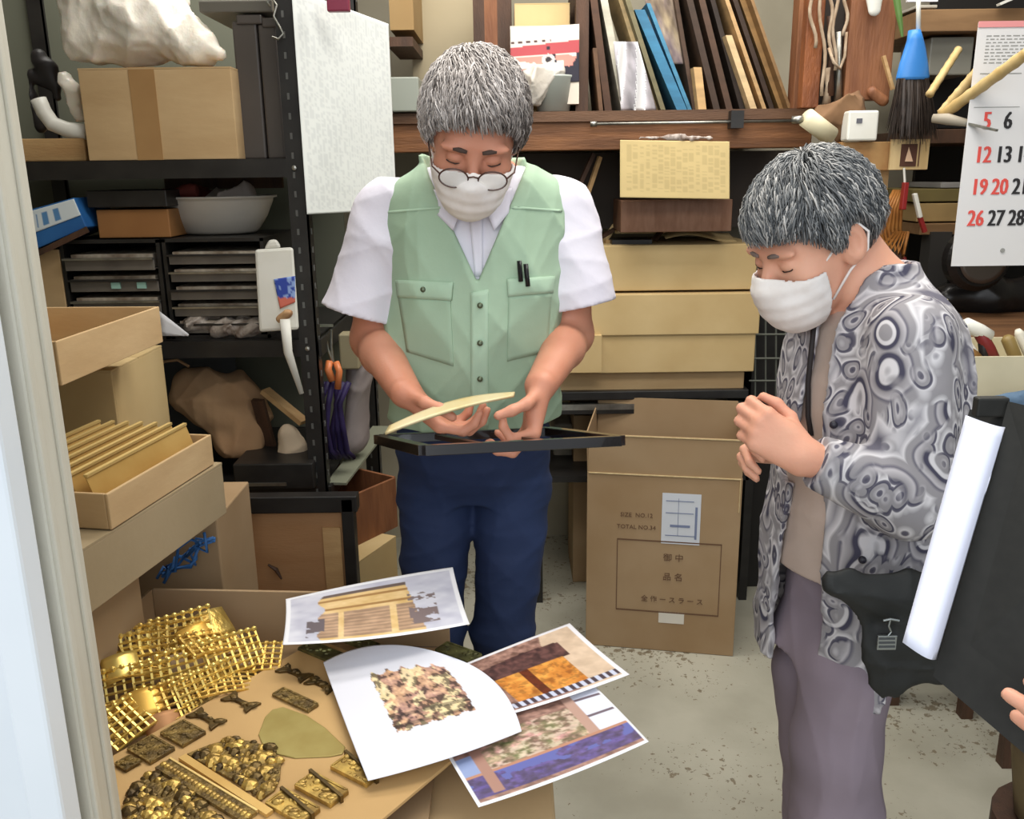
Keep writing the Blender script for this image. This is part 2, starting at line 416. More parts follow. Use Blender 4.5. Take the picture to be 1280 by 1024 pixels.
def strand_mat(name, cols):
    m = bpy.data.materials.new(name); m.use_nodes = True; N = m.node_tree.nodes; b = N['Principled BSDF']
    g = N.new('ShaderNodeNewGeometry'); r = N.new('ShaderNodeValToRGB'); els = r.color_ramp.elements
    while len(els) < len(cols): els.new(0.5)
    for i, (p, c) in enumerate(cols): els[i].position = p; els[i].color = (*lin(c), 1)
    m.node_tree.links.new(g.outputs['Random Per Island'], r.inputs[0]); m.node_tree.links.new(r.outputs[0], b.inputs['Base Color'])
    b.inputs['Roughness'].default_value = 0.45; b.inputs['Specular IOR Level'].default_value = 0.5
    return m
def hairline(phi, tab):      # phi 0 = front .. 180 = back
    return np.interp(np.degrees(phi), [q[0] for q in tab], [q[1] for q in tab])
def hair(parent, tone, c, R, k, tab, thick, capmat, smat, n, length, crown, swirl=0.0, seed=3, lift=0.35, fringe=0.0, ss=None):
    Rn = np.array(R); cc = np.array(c); C0 = np.array((0, -.012, .030)); RR = np.array((.075, .096, .088))
    s = S(cc - .16, cc + .16, 0.004)
    sl, X, Y, Z = s.block(s.lo, s.lo + s.n * s.res)
    dx, dy, dz = X - cc[0], Y - cc[1], Z - cc[2]
    q = [(dx * Rn[0, i] + dy * Rn[1, i] + dz * Rn[2, i]) / k for i in range(3)]
    rad = [RR[i] + thick * .45 for i in range(3)]
    k0 = np.sqrt(sum(((q[i] - C0[i]) / rad[i]) ** 2 for i in range(3))); d = (k0 - 1) * min(rad)
    phi = np.arctan2(np.abs(q[0]) + 1e-6, q[1]); hl = hairline(phi, tab)
    d = np.maximum(d, (hl - q[2]) * 0.8)
    d = d + 0.0018 * np.sin(q[0] * 190 + 3 * np.sin(q[1] * 60)) * np.sin(q[1] * 90 + q[2] * 60)
    s.f = (d * k).astype(np.float32)
    h = s.obj('hair', capmat, parent)
    rs = np.random.RandomState(seed); V = []; CC = []; Fc = []; cr = np.array(crown)
    cnt = 0
    while cnt < n:
        u = rs.randn(3); u /= np.linalg.norm(u); p = C0 + RR * u
        ph = math.atan2(abs(p[0]), p[1]); 
        if p[2] < float(hairline(ph, tab)) + .004: continue
        cnt += 1
        nn = u / RR; nn /= np.linalg.norm(nn)
        flow = p - cr; flow = flow - nn * (flow @ nn); flow /= (np.linalg.norm(flow) + 1e-6)
        side = np.cross(nn, flow); cl = np.sin(p[0] * 70 + seed) * np.cos(p[1] * 55 + p[2] * 40)
        flow = flow + side * (swirl + 0.5 * cl + 0.22 * rs.randn()); flow /= np.linalg.norm(flow)
        ln = length * (0.7 + 0.5 * rs.rand()) * (1.0 if p[2] > .02 else 0.55)
        dep = .15 + .8 * rs.rand(); pts = []; x = p + nn * thick * dep * (.4 + .6 * min(1, max(0, (p[2] + .05) / .09))); lf = lift * (0.6 + 0.8 * rs.rand()) * (0.5 if p[2] < .02 else 1)
        for j in range(6):
            pts.append(x.copy()); e = (x - C0) / (RR); e = e / RR; e /= np.linalg.norm(e)
            r0 = np.linalg.norm((x - C0) / (RR + thick * (.35 + .85 * dep)))
            dirn = flow - e * (flow @ e) + e * (lf * (1 - j / 3.2) if r0 < 1 else -0.25); dirn /= np.linalg.norm(dirn)
            x = x + dirn * ln / 5
            lowlim = float(hairline(math.atan2(abs(x[0]), x[1]), tab)) - (.013 + fringe * (x[1] > .05))
            if x[2] < lowlim: break
        if len(pts) < 4: continue
        wd = 0.0010 + 0.0013 * rs.rand(); b0 = len(V); ct = np.clip(tone(p, rs), 0, 1)
        for j, x in enumerate(pts):
            e = (x - C0) / RR; e /= np.linalg.norm(e); sd = np.cross(e, flow); sd /= np.linalg.norm(sd) + 1e-6
            ww = wd * (1 - 0.75 * (j / (len(pts) - 1)) ** 2)
            for o in (sd * ww, e * ww * .8, -sd * ww): V.append(cc + Rn @ ((x + o) * k)); CC.append(ct)
        for j in range(len(pts) - 1):
            a = b0 + j * 3
            Fc += [(a, a + 1, a + 4, a + 3), (a + 1, a + 2, a + 5, a + 4), (a + 2, a, a + 3, a + 5)]
    V = np.array(V); CC = np.array(CC); CC = np.where(CC <= 0.04045, CC / 12.92, ((CC + 0.055) / 1.055) ** 2.4)
    g = link('hair_strands', V, Fc, smat, h, smooth=True, kind='stuff', colors=CC)
    return h

def skin_mat(name, c, c2):
    return mat(name, c, 0.5, c2=c2, scale=9, bump=0.05, bscale=220, sss=0.12, spec=0.35, contrast=(.3, .7))
skin_m = skin_mat('man_skin', (208, 148, 122), (194, 130, 104)); skin_w = skin_mat('woman_skin', (226, 172, 144), (212, 150, 124))
mask_m = mat('mask_fabric', (236, 230, 226), 0.85, c2=(226, 218, 212), scale=40)
lash = mat('dark_lash', (60, 45, 40), 0.8)
def face_mask(parent, c, R, k, m, seed=1, ears=True):
    Rn = np.array(R); cc = np.array(c); s = S(cc - .16, cc + .16, 0.003); head_sdf(s, c, R, k, True)
    sl, X, Y, Z = s.block(s.lo, s.lo + s.n * s.res)
    dx, dy, dz = X - cc[0], Y - cc[1], Z - cc[2]; q = [(dx * Rn[0, i] + dy * Rn[1, i] + dz * Rn[2, i]) / k for i in range(3)]
    ple = 0.0005 * np.sin(q[2] * 260) * (q[1] > .05)
    f = s.f - 0.0045 + ple
    f = np.maximum(f, -(s.f - 0.0005))
    top = -.004 - 0.30 * np.abs(q[0]) + 0 * q[2]; 
    f = np.maximum(f, q[2] - top); f = np.maximum(f, -.122 - q[2]); f = np.maximum(f, .044 + 0.10 * np.abs(q[2] + .065) - q[1])
    s.f = f.astype(np.float32); mk = s.obj('face_mask', m, parent)
    if ears:
        L = lambda x, y, z: Vector(c) + R @ Vector((x * k, y * k, z * k))
        for sg in (-1, 1):
            g = G().tube([L(sg * .058, .054, -.026), L(sg * .070, .030, -.008), L(sg * .080, .002, .018), L(sg * .086, -.022, .022), L(sg * .090, -.034, .000), L(sg * .084, -.028, -.028), L(sg * .070, .004, -.050), L(sg * .056, .040, -.084)], .0020, 6)
            g.obj('ear_loop', m, mk, smooth=True)
    return mk
def lids(parent, L, k):
    for sg in (-1, 1):
        pts = [L(sg * (.031 + .0155 * math.cos(a)), .0915 - .006 * abs(math.cos(a)), -.004 - .0035 * math.sin(a)) for a in np.linspace(0.0, math.pi, 9)]
        G().tube(pts, .0011 * k, 5).obj('eyelash', lash, parent, smooth=True)
def brows(parent, L, k, m):
    for sg in (-1, 1):
        pts = [L(sg * x, y, z) for x, y, z in ((.013, .097, .0205), (.023, .096, .0225), (.035, .0915, .0225), (.047, .082, .017))]
        G().tube(pts, [.0030 * k, .0044 * k, .0040 * k, .0018 * k], 6).obj('eyebrow', m, parent, smooth=True)

# ================================================================== THE MAN
MY = 1.66
def mrow(py, xl, xr, Y, b, exp=0.0):
    a = P(xl, py, Y); c = P(xr, py, Y); return (a.z, (a.x + c.x) / 2, Y, (c.x - a.x) / 2 + exp, b)
man = thing('person', 'man with short grey hair, glasses, white mask, pale green vest and navy trousers, looking down', 'person', (P(592, 700, 1.70).x, 1.70, 0))
hm = P(592, 164, 1.55); th = math.radians(35); rl = math.radians(7)
fm = Vector((0.02, -math.cos(th), -math.sin(th))); um = Vector((math.sin(rl), -math.sin(th), math.cos(th)))
Rm = frame(fm, um); KM = .94
torso_m = [mrow(204, 548, 640, 1.67, .062), mrow(216, 505, 682, 1.675, .078), mrow(236, 478, 706, 1.68, .100), mrow(262, 474, 712, 1.685, .112),
           mrow(300, 476, 712, 1.69, .122), mrow(350, 482, 706, 1.69, .128), mrow(400, 484, 700, 1.69, .128),
           mrow(450, 487, 695, 1.70, .126), mrow(500, 488, 692, 1.71, .122), mrow(548, 490, 692, 1.72, .118), mrow(600, 494, 692, 1.73, .112)]
shL, shR = P(482, 262, 1.685), P(704, 262, 1.685)
elL, elR = P(466, 424, 1.69), P(714, 418, 1.69)
wrL, wrR = P(508, 492, 1.47), P(676, 482, 1.47)
def build_man():
    lo = (-.40, 1.20, 0.0); hi = (.28, 1.95, 1.70)
    s = S(lo, hi, 0.0034)
    head_sdf(s, hm, Rm, KM)
    Lh = lambda x, y, z: hm + Rm @ Vector((x, y, z)) * KM
    nb = P(594, 232, 1.69)
    s.cone(Lh(0, -.045, -.045), nb, .052, .060, .02); s.cone(nb, nb + Vector((0, 0.01, -.12)), .06, .09, .03)
    s.loft([(r[0], r[1], r[2], r[3] - .018, r[4] - .018 - (.03 if r[0] < P(590, 480, 1.7).z else 0)) for r in torso_m], .02)
    for sh, el, wr in ((shL, elL, wrL), (shR, elR, wrR)):
        s.cone(sh, el, .048, .040, .02); s.ell(el, (.039, .039, .039), None, .01)
        mid = el.lerp(wr, .3); s.cone(el, mid, .040, .039, .015); s.cone(mid, wr, .039, .028, .015, flat=((0, .4, 1), 1.1))
    # the man's right hand (left in the photo): palm up under the strip, thumb on top
    hand_sdf(s, wrL, (.72, -.20, -.60), (.42, .10, .85), False,
             [(.5, .8, .5), (.55, .8, .5), (.6, .8, .5), (.65, .8, .5)], .95, thumb=((.75, .6, -.3), (.35, .9, -.35), (-.15, 1, -.1)))
    # the man's left hand (right in the photo): pinching the strip, fingers curled
    hand_sdf(s, wrR, (-.22, -.25, -.95), (-.88, -.10, .25), True,
             [(1.15, 1.2, .5), (.6, .9, .6), (.5, .9, .6), (.5, .9, .6)], .94, thumb=((.7, .5, -.5), (.35, .5, -.75), (.0, .55, -.9)))
    for sg, hx in ((-1, 544), (1, 638)):
        hp = P(hx, 620, 1.735); kn = P(hx + sg * 1 - 4, 790, 1.69); an = Vector((kn.x, 1.74, .09))
        s.cone(hp, kn, .058, .044, .02); s.cone(kn, an, .044, .034, .02)
        s.cone(an, Vector((an.x + sg * .02, 1.56, .035)), .036, .028, .02)
    return s.obj('body', skin_m, man)
man_body = build_man()
Lm = lambda x, y, z: hm + Rm @ Vector((x, y, z)) * KM
lids(man_body, Lm, 1); brow_m = mat('brow_hair', (74, 58, 50), 0.8); brows(man_body, Lm, 1, brow_m)
TABM = [(0, .072), (22, .074), (42, .060), (58, .024), (70, -.022), (80, -.014), (92, .022), (104, .016), (115, -.035), (140, -.062), (180, -.072)]
cap_m = mat('grey_hair_mass_man', (118, 110, 105), 0.8, c2=(90, 85, 82), scale=60)
st_m = strand_mat('salt_and_pepper_strands', [(0, (78, 73, 70)), (.35, (116, 109, 105)), (.7, (154, 146, 141)), (1, (194, 187, 181))])
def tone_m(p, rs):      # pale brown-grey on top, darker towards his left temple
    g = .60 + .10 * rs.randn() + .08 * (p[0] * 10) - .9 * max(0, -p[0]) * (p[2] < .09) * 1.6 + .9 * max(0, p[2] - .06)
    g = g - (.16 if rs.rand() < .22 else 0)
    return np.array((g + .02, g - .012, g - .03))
st_m = vmat('hair_strand_colour', .5); st_w = st_m
hair(man, tone_m, hm, Rm, KM, TABM, .021, cap_m, st_m, 13000, .046, (0.015, -.055, .115), .15, 3, .55, fringe=.010)
mask1 = face_mask(man, hm, Rm, KM, mask_m)
gl = mat('spectacle_frame', (84, 58, 50), 0.3, metal=.5); lens_m = mat('spectacle_lens', (238, 240, 240), 0.05, alpha=.22, spec=.6)
gg = G()
def ringpts(cx, rx, rz, n=26, y=.124, z0=-.014):
    return [Lm(cx + rx * math.cos(a), y - .10 * (abs(cx + rx * math.cos(a)) - .02) ** 1 * .5, z0 + rz * math.sin(a)) for a in np.linspace(0, 2 * math.pi, n, endpoint=False)]
for sg in (-1, 1):
    gg.tube(ringpts(sg * .033, .0245, .0185), .0015, 6, closed=True)
    gg.tube([Lm(sg * .0575, .121, -.008), Lm(sg * .070, .105, -.006), Lm(sg * .078, .05, 0), Lm(sg * .082, -.005, .012)], .0014, 6)
gg.tube([Lm(-.009, .125, -.010), Lm(0, .127, -.006), Lm(.009, .125, -.010)], .0014, 6)
glasses = gg.obj('glasses', gl, man, smooth=True)
for sg in (-1, 1):
    r = ringpts(sg * .033, .0238, .0178); f = (Rm @ Vector((0, 1, 0)))
    G().slab(r, .0012, f).obj('lens', lens_m, glasses)

shirt_mm = mat('white_shirt_cotton', (224, 220, 230), 0.8, c2=(216, 212, 224), scale=7, bump=0.12, bscale=35)
vest_mm = mat('pale_green_vest_cotton', (166, 190, 164), 0.85, c2=(155, 180, 154), scale=5, bump=0.16, bscale=28)
vest_l = mat('light_green_flap_cotton', (176, 202, 176), 0.85, c2=(168, 194, 168), scale=6, bump=0.1)
navy = mat('navy_twill', (36, 52, 88), 0.8, c2=(30, 44, 78), scale=6, bump=0.14, bscale=30)
wv = waves(.0065, 5, 14, 50, 8, dirs=((1, 0, .3), (.6, .3, .7), (.9, 0, -.5)))
def armhole(X, Y, Z, c, r, ax=.75):
    return np.sqrt(((X - c[0]) / ax) ** 2 + ((Y - c[1]) * .55) ** 2 + ((Z - c[2]) * .42) ** 2) - r
def build_shirt():
    s = S((-.46, 1.44, .80), (.30, 1.95, 1.46), .0042)
    s.loft(torso_m, .02, off=-.004)
    hemL, hemR = P(446, 392, 1.67), P(729, 382, 1.67)
    for sh, hem in ((shL, hemL), (shR, hemR)):
        s.cone(sh, hem, .060, .069, .035, flat=((0, 1, 0), 1.0))
    s.disp(waves(.004, 9, 18, 60, 8, dirs=((.3, 0, 1), (1, 0, .4), (.7, 0, .7))))
    for sh, hem in ((shL, hemL), (shR, hemR)):      # the open sleeve ends
        a = (hem - sh).normalized(); p = hem
        s.keep(lambda X, Y, Z: np.where(np.abs(X - p.x) < .11, (X - p.x) * a.x + (Y - p.y) * a.y + (Z - p.z) * a.z, -1.0) * np.where((Z < p.z + .06) & (np.abs(X - p.x) < .085 ), 1, 0) - np.where((Z < p.z + .06) & (np.abs(X - p.x) < .085), 0, 1.0) * .2)
    zs_ = P(590, 538, 1.6).z; s.keep(lambda X, Y, Z: zs_ - Z + 0 * X + 0 * Y)
    # neck opening
    nb = P(594, 205, 1.66)
    s.cut(lambda X, Y, Z: np.sqrt((X - nb.x) ** 2 + (Y - nb.y + .02) ** 2 + ((Z - nb.z - .05) * .8) ** 2) - .066, .01)
    return s.obj('shirt', shirt_mm, man)
shirt = build_shirt()
def build_vest():
    s = S((-.40, 1.44, .80), (.28, 1.95, 1.46), .0042)
    s.loft(torso_m, .02, off=.015)
    s.disp(wv)
    for sg, c in ((-1, P(440, 300, 1.69)), (1, P(744, 300, 1.69))):
        s.cut(lambda X, Y, Z: np.sqrt(((X - c.x) / .062) ** 2 + ((Y - c.y) / .19) ** 2 + ((Z - c.z) / .125) ** 2) * .06 - .06, .01)
    vt = P(600, 352, 1.58); nb = P(594, 205, 1.66)
    top = P(594, 212, 1.6).z
    def vee(X, Y, Z):      # front V opening
        w_ = np.clip((Z - vt.z) / (top - vt.z), -1, 1.2) * .086
        return np.maximum(np.abs(X - vt.x + .004) - w_, Y - 1.66) * .8
    s.cut(vee, .006)
    s.cut(lambda X, Y, Z: np.sqrt((X - nb.x) ** 2 + (Y - nb.y) ** 2 + ((Z - nb.z - .05) * .7) ** 2) - .084, .01)
    zb = P(590, 540, 1.6).z
    s.keep(lambda X, Y, Z: zb - Z + 0 * X + 0 * Y)
    return s.obj('vest', vest_mm, man)
vest = build_vest()
tv = bvh(vest); ts = bvh(shirt)
patch('pocket_flap', tv, ((494, 350), (565, 353), (563, 376), (496, 372)), vest_l, vest, .004, 14, 5, .004, bulge=.003)
patch('pocket_flap', tv, ((634, 349), (694, 345), (692, 366), (635, 371)), vest_l, vest, .004, 14, 5, .004, bulge=.003)
patch('pocket', tv, ((497, 370), (562, 374), (566, 458), (508, 440)), vest_mm, vest, .002, 12, 14, .003, bulge=.002)
patch('pocket', tv, ((636, 370), (690, 366), (684, 440), (634, 452)), vest_mm, vest, .002, 12, 14, .003, bulge=.002)
patch('placket', tv, ((588, 366), (610, 362), (610, 536), (589, 536)), vest_l, vest, .002, 5, 26, .003)
patch('yoke_seam', tv, ((482, 264), (550, 258), (550, 261), (482, 267)), vest_l, vest, .0015, 14, 2, .0015)
patch('yoke_seam', tv, ((632, 257), (702, 262), (702, 265), (632, 260)), vest_l, vest, .0015, 14, 2, .0015)
snap = mat('snap_button', (96, 104, 84), 0.35, metal=.7)
for bx, by in ((600, 382), (600, 429), (600, 474), (600, 512), (529, 362)):
    h = hit(tv, bx, by); n = (CAM - h).normalized(); R_ = n.to_track_quat('Z', 'Y').to_matrix()
    G().lathe([(.0001, .009), (.004, .009), (.0052, .007), (.0052, .002)], h, 14, R=R_).obj('button', snap, vest, smooth=True)
# shirt collar and placket
patch('collar', ts, ((540, 236), (580, 250), (566, 288), (546, 268)), shirt_mm, shirt, .016, 6, 6, .004)
patch('collar', ts, ((602, 250), (640, 234), (636, 266), (618, 288)), shirt_mm, shirt, .016, 6, 6, .004)
patch('shirt_placket', ts, ((585, 262), (603, 262), (603, 345), (594, 345)), white_paper if False else shirt_mm, shirt, .004, 4, 12, .003)
sleeve_edge = shirt_mm
# pens in the vest pocket
pen_m = mat('black_pen_plastic', (24, 24, 26), 0.3)
for i, (x0, y0, x1, y1) in enumerate(((649, 326, 651, 352), (657, 330, 660, 358))):
    a = hit(tv, x0, y0) + (CAM - hit(tv, x0, y0)).normalized() * .010; b = hit(tv, x1, y1) + (CAM - hit(tv, x1, y1)).normalized() * .010
    pn = G().tube([a, b], .0042, 10).obj('pen', pen_m, None, smooth=True,
        label=('black pen clipped in the vest pocket, the left and slightly higher one', 'black pen clipped in the vest pocket, the right and slightly lower one')[i], cat='pen', group='pens in the vest pocket')
    G().bar(a + Vector((0, -.006, 0)), a.lerp(b, .6) + Vector((0, -.006, 0)), .0022, .0012).obj('clip', pen_m, pn)

def build_trousers():
    s = S((-.26, 1.50, .05), (.16, 1.95, 1.03), .0046)
    hip = [mrow(508, 500, 682, 1.71, .108), mrow(545, 492, 690, 1.72, .112), mrow(570, 493, 690, 1.73, .116), mrow(600, 496, 689, 1.735, .098), mrow(622, 500, 686, 1.735, .078)]
    s.loft(hip, .05)
    for xs in (((547, 615), (543, 700), (541, 790)), ((639, 615), (636, 700), (629, 790))):
        p0, p1, p2 = P(*xs[0], 1.735), P(*xs[1], 1.715), P(*xs[2], 1.69); p3 = Vector((p2.x, 1.745, .07))
        s.cone(p0, p1, .082, .071, .02); s.cone(p1, p2, .071, .067, .01); s.cone(p2, p3, .067, .064, .01)
    s.disp(waves(.0035, 21, 20, 60, 9, dirs=((.5, 0, 1), (-.6, 0, .8), (0, .2, 1), (1, 0, .2))))
    return s.obj('trousers', navy, man)
trs = build_trousers()
tt = bvh(trs)
shoe_m = mat('black_shoe_leather', (34, 32, 32), 0.4)
for xs, sg in ((541, -1), (629, 1)):
    q = P(xs, 790, 1.69); s = S((q.x - .08, 1.44, -.005), (q.x + .08, 1.86, .14), .004)
    s.cone((q.x, 1.76, .045), (q.x + sg * .02, 1.56, .035), .046, .045, .02, flat=((0, 0, 1), 1.1)); s.cone((q.x, 1.76, .05), (q.x, 1.76, .10), .042, .044, .02)
    s.keep(lambda X, Y, Z: -Z + 0 * X + 0 * Y); s.obj('shoe', shoe_m, man)

# ---- things in the man's hands
def vec(p): return Vector(p)
fa, fb, fc = P(474, 549, 1.50), P(531, 563, 1.27), P(775, 551, 1.33)
ex = (fc - fb); ey = fa - fb; ey = ey - ex.normalized() * ey.dot(ex.normalized()) * 0.6
en = ex.cross(ey).normalized()
if en.z < 0: en = -en
fr = thing('lacquer_frame', 'flat black lacquered frame held level in the standing man\'s hands', 'frame', fb)
lac = mat('black_lacquer', (20, 16, 15), 0.18, c2=(26, 20, 18), scale=6, coat=.4)
lac2 = mat('dark_lacquer_slat', (58, 38, 30), 0.3)
a0, b0, c0, d0 = fa, fb, fc, fb + ex + (fa - fb)
for p, q in ((a0, b0), (b0, c0), (c0, d0), (d0, a0)):
    dd = (q - p).normalized() * .008
    G().bar(p - dd * 0, q + dd * 0, .020, .016, up=en).obj('rail', lac, fr, bevel=.001)
for t in (.33, .66):
    G().bar(b0.lerp(c0, t), a0.lerp(d0, t), .012, .008, up=en).obj('crossbar', lac2, fr)
s0, s1 = P(481, 541, 1.33), P(642, 494, 1.42)
def strip_pos(u, v):
    p = s0.lerp(s1, u) + Vector((0, 0, .006 * math.sin(math.pi * u))); return p + Vector((.05, .34, .07)).normalized() * (.038 * v * (0.35 + .65 * math.sin(math.pi * min(1, .15 + u * .85)))) + Vector((0, 0, .0))
strip_m = mat('pale_brass_strip', (206, 192, 152), 0.4, metal=.15, c2=(202, 182, 128), scale=20)
sheet('curved_strip', strip_pos, None, strip_m, None, 30, 6, .004, label='thin pale curved strip held between the standing man\'s two hands', cat='strip')

# ================================================================== THE WOMAN
WY = 1.36
wom = thing('person', 'short-haired grey elderly woman with white mask, paisley blouse and mauve trousers, hands clasped', 'person', (P(1050, 900, 1.36).x, 1.36, 0))
yaw_w = math.atan2(-.50, -.87)      # facing direction of the body
fdir = Vector((math.cos(yaw_w), math.sin(yaw_w), 0)); ldir = Vector((0, 0, 1)).cross(fdir)      # left side is towards the camera
hw = P(1016, 298, 1.36); pt = math.radians(27); hz = Vector((-.93, -.37, 0)).normalized()
fw = hz * math.cos(pt) + Vector((0, 0, -math.sin(pt))); uw = hz * math.sin(pt) + Vector((0, 0, math.cos(pt)))
Rw = frame(fw, uw); KW = .92
Lw = lambda x, y, z: hw + Rw @ Vector((x * KW, y * KW, z * KW))
def wrow(py, xl, xr, b, Y=WY):      # b = half width along the shoulders, silhouette gives the rest
    a = P(xl, py, Y); c = P(xr, py, Y); ex_ = (c.x - a.x) / 2
    sx = abs(ldir.x); dep = math.sqrt(max(ex_ ** 2 - (b * sx) ** 2, .06 ** 2)) / abs(fdir.x)
    return (a.z, (a.x + c.x) / 2, Y, dep, b)
blou = [wrow(322, 1052, 1136, .062), wrow(346, 1050, 1148, .070), wrow(372, 1030, 1172, .115), wrow(400, 1004, 1190, .140), wrow(440, 990, 1206, .155), wrow(500, 976, 1216, .165), wrow(560, 974, 1212, .165),
        wrow(640, 966, 1190, .165), wrow(700, 958, 1165, .17), wrow(780, 950, 1135, .175), wrow(880, 946, 1130, .180)]
shn, shf = P(1142, 420, 1.225), P(1080, 415, 1.50)
eln, elf = P(1136, 622, 1.19), P(1075, 600, 1.56)
wrn, wrf = P(1002, 570, 1.19), P(985, 562, 1.36)
def build_woman():
    s = S((.05, 1.0, 0.0), (.78, 1.72, 1.50), .0034)
    head_sdf(s, hw, Rw, KW)
    nb = P(1096, 372, 1.36)
    s.cone(Lw(0, -.050, -.035), nb, .048, .056, .02); s.cone(nb, nb + Vector((.02, 0, -.10)), .056, .07, .02)
    s.loft([(r[0], r[1], r[2], r[3] - .045, r[4] - .035) for r in blou[3:8]], .03, yaw=yaw_w)
    for sh, el, wr in ((shn, eln, wrn), (shf, elf, wrf)):
        s.cone(sh, el, .040, .034, .02); s.cone(el, wr, .034, .023, .015)
    # clasped hands: near (left) hand in front, far hand closing around it
    hand_sdf(s, wrn, (-.80, .18, .52), (.10, .98, -.10), True,
             [(.8, 1.0, .5), (.85, 1.0, .5), (.9, 1.0, .5), (.95, 1.0, .5)], .84, thumb=((.5, .7, -.5), (.2, .9, -.3), (-.1, 1, -.2)), spread=.02)
    hand_sdf(s, wrf, (-.80, -.42, .22), (.0, -.75, -.45), False,
             [(.35, .9, .6), (.45, 1.0, .6), (.5, 1.05, .6), (.6, 1.1, .6)], .84, thumb=((.6, .7, -.3), (.2, .9, -.3), (0, 1, -.2)), spread=.03)
    s.cone(P(1075, 620, 1.37), P(1062, 850, 1.36), .06, .05, .03)
    for Yk, x0, x1 in ((1.31, 1056, 1050), (1.41, 1035, 1012)):
        hp = P(x0, 860, Yk); an = P(x1, 1130, Yk); kn = hp.lerp(an, .5)
        s.cone(hp, kn, .045, .040, .02); s.cone(kn, an, .045, .032, .02); s.cone(an, an + Vector((-.13, -.05, -.03)), .03, .024, .02)
    return s.obj('body', skin_w, wom)
wbody = build_woman()
lids(wbody, Lw, KW); brows(wbody, Lw, KW, mat('grey_brow_hair', (120, 104, 96), 0.8))
TABW = [(0, .058), (25, .060), (45, .052), (58, .034), (70, .006), (80, .004), (90, .036), (106, .034), (118, -.012), (140, -.062), (180, -.076)]
cap_w = mat('grey_hair_mass_woman', (104, 105, 106), 0.8, c2=(74, 77, 79), scale=60)
st_w = strand_mat('silver_dark_strands', [(0, (58, 61, 64)), (.4, (92, 94, 96)), (.75, (132, 132, 131)), (1, (190, 186, 181))])
def tone_w(p, rs):      # dark steel grey with silver at the fringe, nape and temples
    low = max(0, .045 - p[2]) * 5 + max(0, p[1] - .04) * 3
    g = .36 + .10 * rs.randn() + low * .55 + (.16 if rs.rand() < .14 else 0) + .06 * math.sin(p[0] * 60 + p[1] * 45)
    return np.array((g, g + .006 * (1 - low), g + .008 * (1 - low)))
hair(wom, tone_w, hw, Rw, KW, TABW, .023, cap_w, st_w, 14000, .056, (0, -.03, .12), .25, 8, .5, fringe=.006)
face_mask(wom, hw, Rw, KW, mask_m)

def paisley():
    m = bpy.data.materials.new('paisley_print'); m.use_nodes = True; nt = m.node_tree; N = nt.nodes; L = nt.links; b = N['Principled BSDF']
    b.inputs['Roughness'].default_value = .85; b.inputs['Specular IOR Level'].default_value = .2
    tc = N.new('ShaderNodeTexCoord'); nz = N.new('ShaderNodeTexNoise'); nz.inputs['Scale'].default_value = 9; nz.inputs['Detail'].default_value = 1
    L.new(tc.outputs['Object'], nz.inputs['Vector'])
    mx = N.new('ShaderNodeVectorMath'); mx.operation = 'MULTIPLY_ADD'; mx.inputs[1].default_value = (.075, .075, .045); L.new(nz.outputs['Color'], mx.inputs[0]); mpp = N.new('ShaderNodeMapping'); mpp.inputs['Scale'].default_value = (1, 1, .68); mpp.inputs['Rotation'].default_value = (.2, .7, .3); L.new(tc.outputs['Object'], mpp.inputs[0]); L.new(mpp.outputs[0], mx.inputs[2])
    def cells(scale, stops, rnd=1.0):
        v = N.new('ShaderNodeTexVoronoi'); v.inputs['Scale'].default_value = scale; v.inputs['Randomness'].default_value = rnd; L.new(mx.outputs[0], v.inputs['Vector'])
        r = N.new('ShaderNodeValToRGB'); r.color_ramp.interpolation = 'LINEAR'; e = r.color_ramp.elements
        while len(e) < len(stops): e.new(.5)
        for i, (p, c) in enumerate(stops): e[i].position = p; e[i].color = (*lin(c), 1)
        L.new(v.outputs['Distance'], r.inputs[0]); return v, r
    D1, D2, M1, L1, L2 = (72, 70, 86), (102, 99, 110), (148, 144, 147), (182, 177, 180), (210, 206, 208)
    v1, r1 = cells(13, [(0, D1), (.09, D2), (.11, L1), (.15, M1), (.24, M1), (.26, L2), (.30, L2), (.32, D1), (.36, D1), (.39, M1), (.46, L1), (.49, D2), (.53, M1), (.60, M1), (.64, L2), (.8, D2)])
    v2, r2 = cells(40, [(0, D1), (.16, D2), (.20, L1), (.32, M1), (.42, M1), (.46, D1), (.54, D2), (.58, L2), (.75, M1)])
    sel = N.new('ShaderNodeTexNoise'); sel.inputs['Scale'].default_value = 13; L.new(tc.outputs['Object'], sel.inputs['Vector'])
    sr = N.new('ShaderNodeValToRGB'); sr.color_ramp.elements[0].position = .47; sr.color_ramp.elements[1].position = .53; L.new(sel.outputs['Fac'], sr.inputs[0])
    mc = N.new('ShaderNodeMix'); mc.data_type = 'RGBA'; L.new(sr.outputs[0], mc.inputs['Factor']); L.new(r1.outputs[0], mc.inputs['A']); L.new(r2.outputs[0], mc.inputs['B'])
    L.new(mc.outputs['Result'], b.inputs['Base Color']); return m
pais = paisley()
knit = mat('beige_knit', (196, 176, 164), 0.9, c2=(186, 166, 152), scale=8, bump=.1, bscale=70)
mauve = mat('mauve_trouser_cloth', (140, 126, 136), 0.85, c2=(130, 117, 127), scale=5, bump=.08, bscale=24)
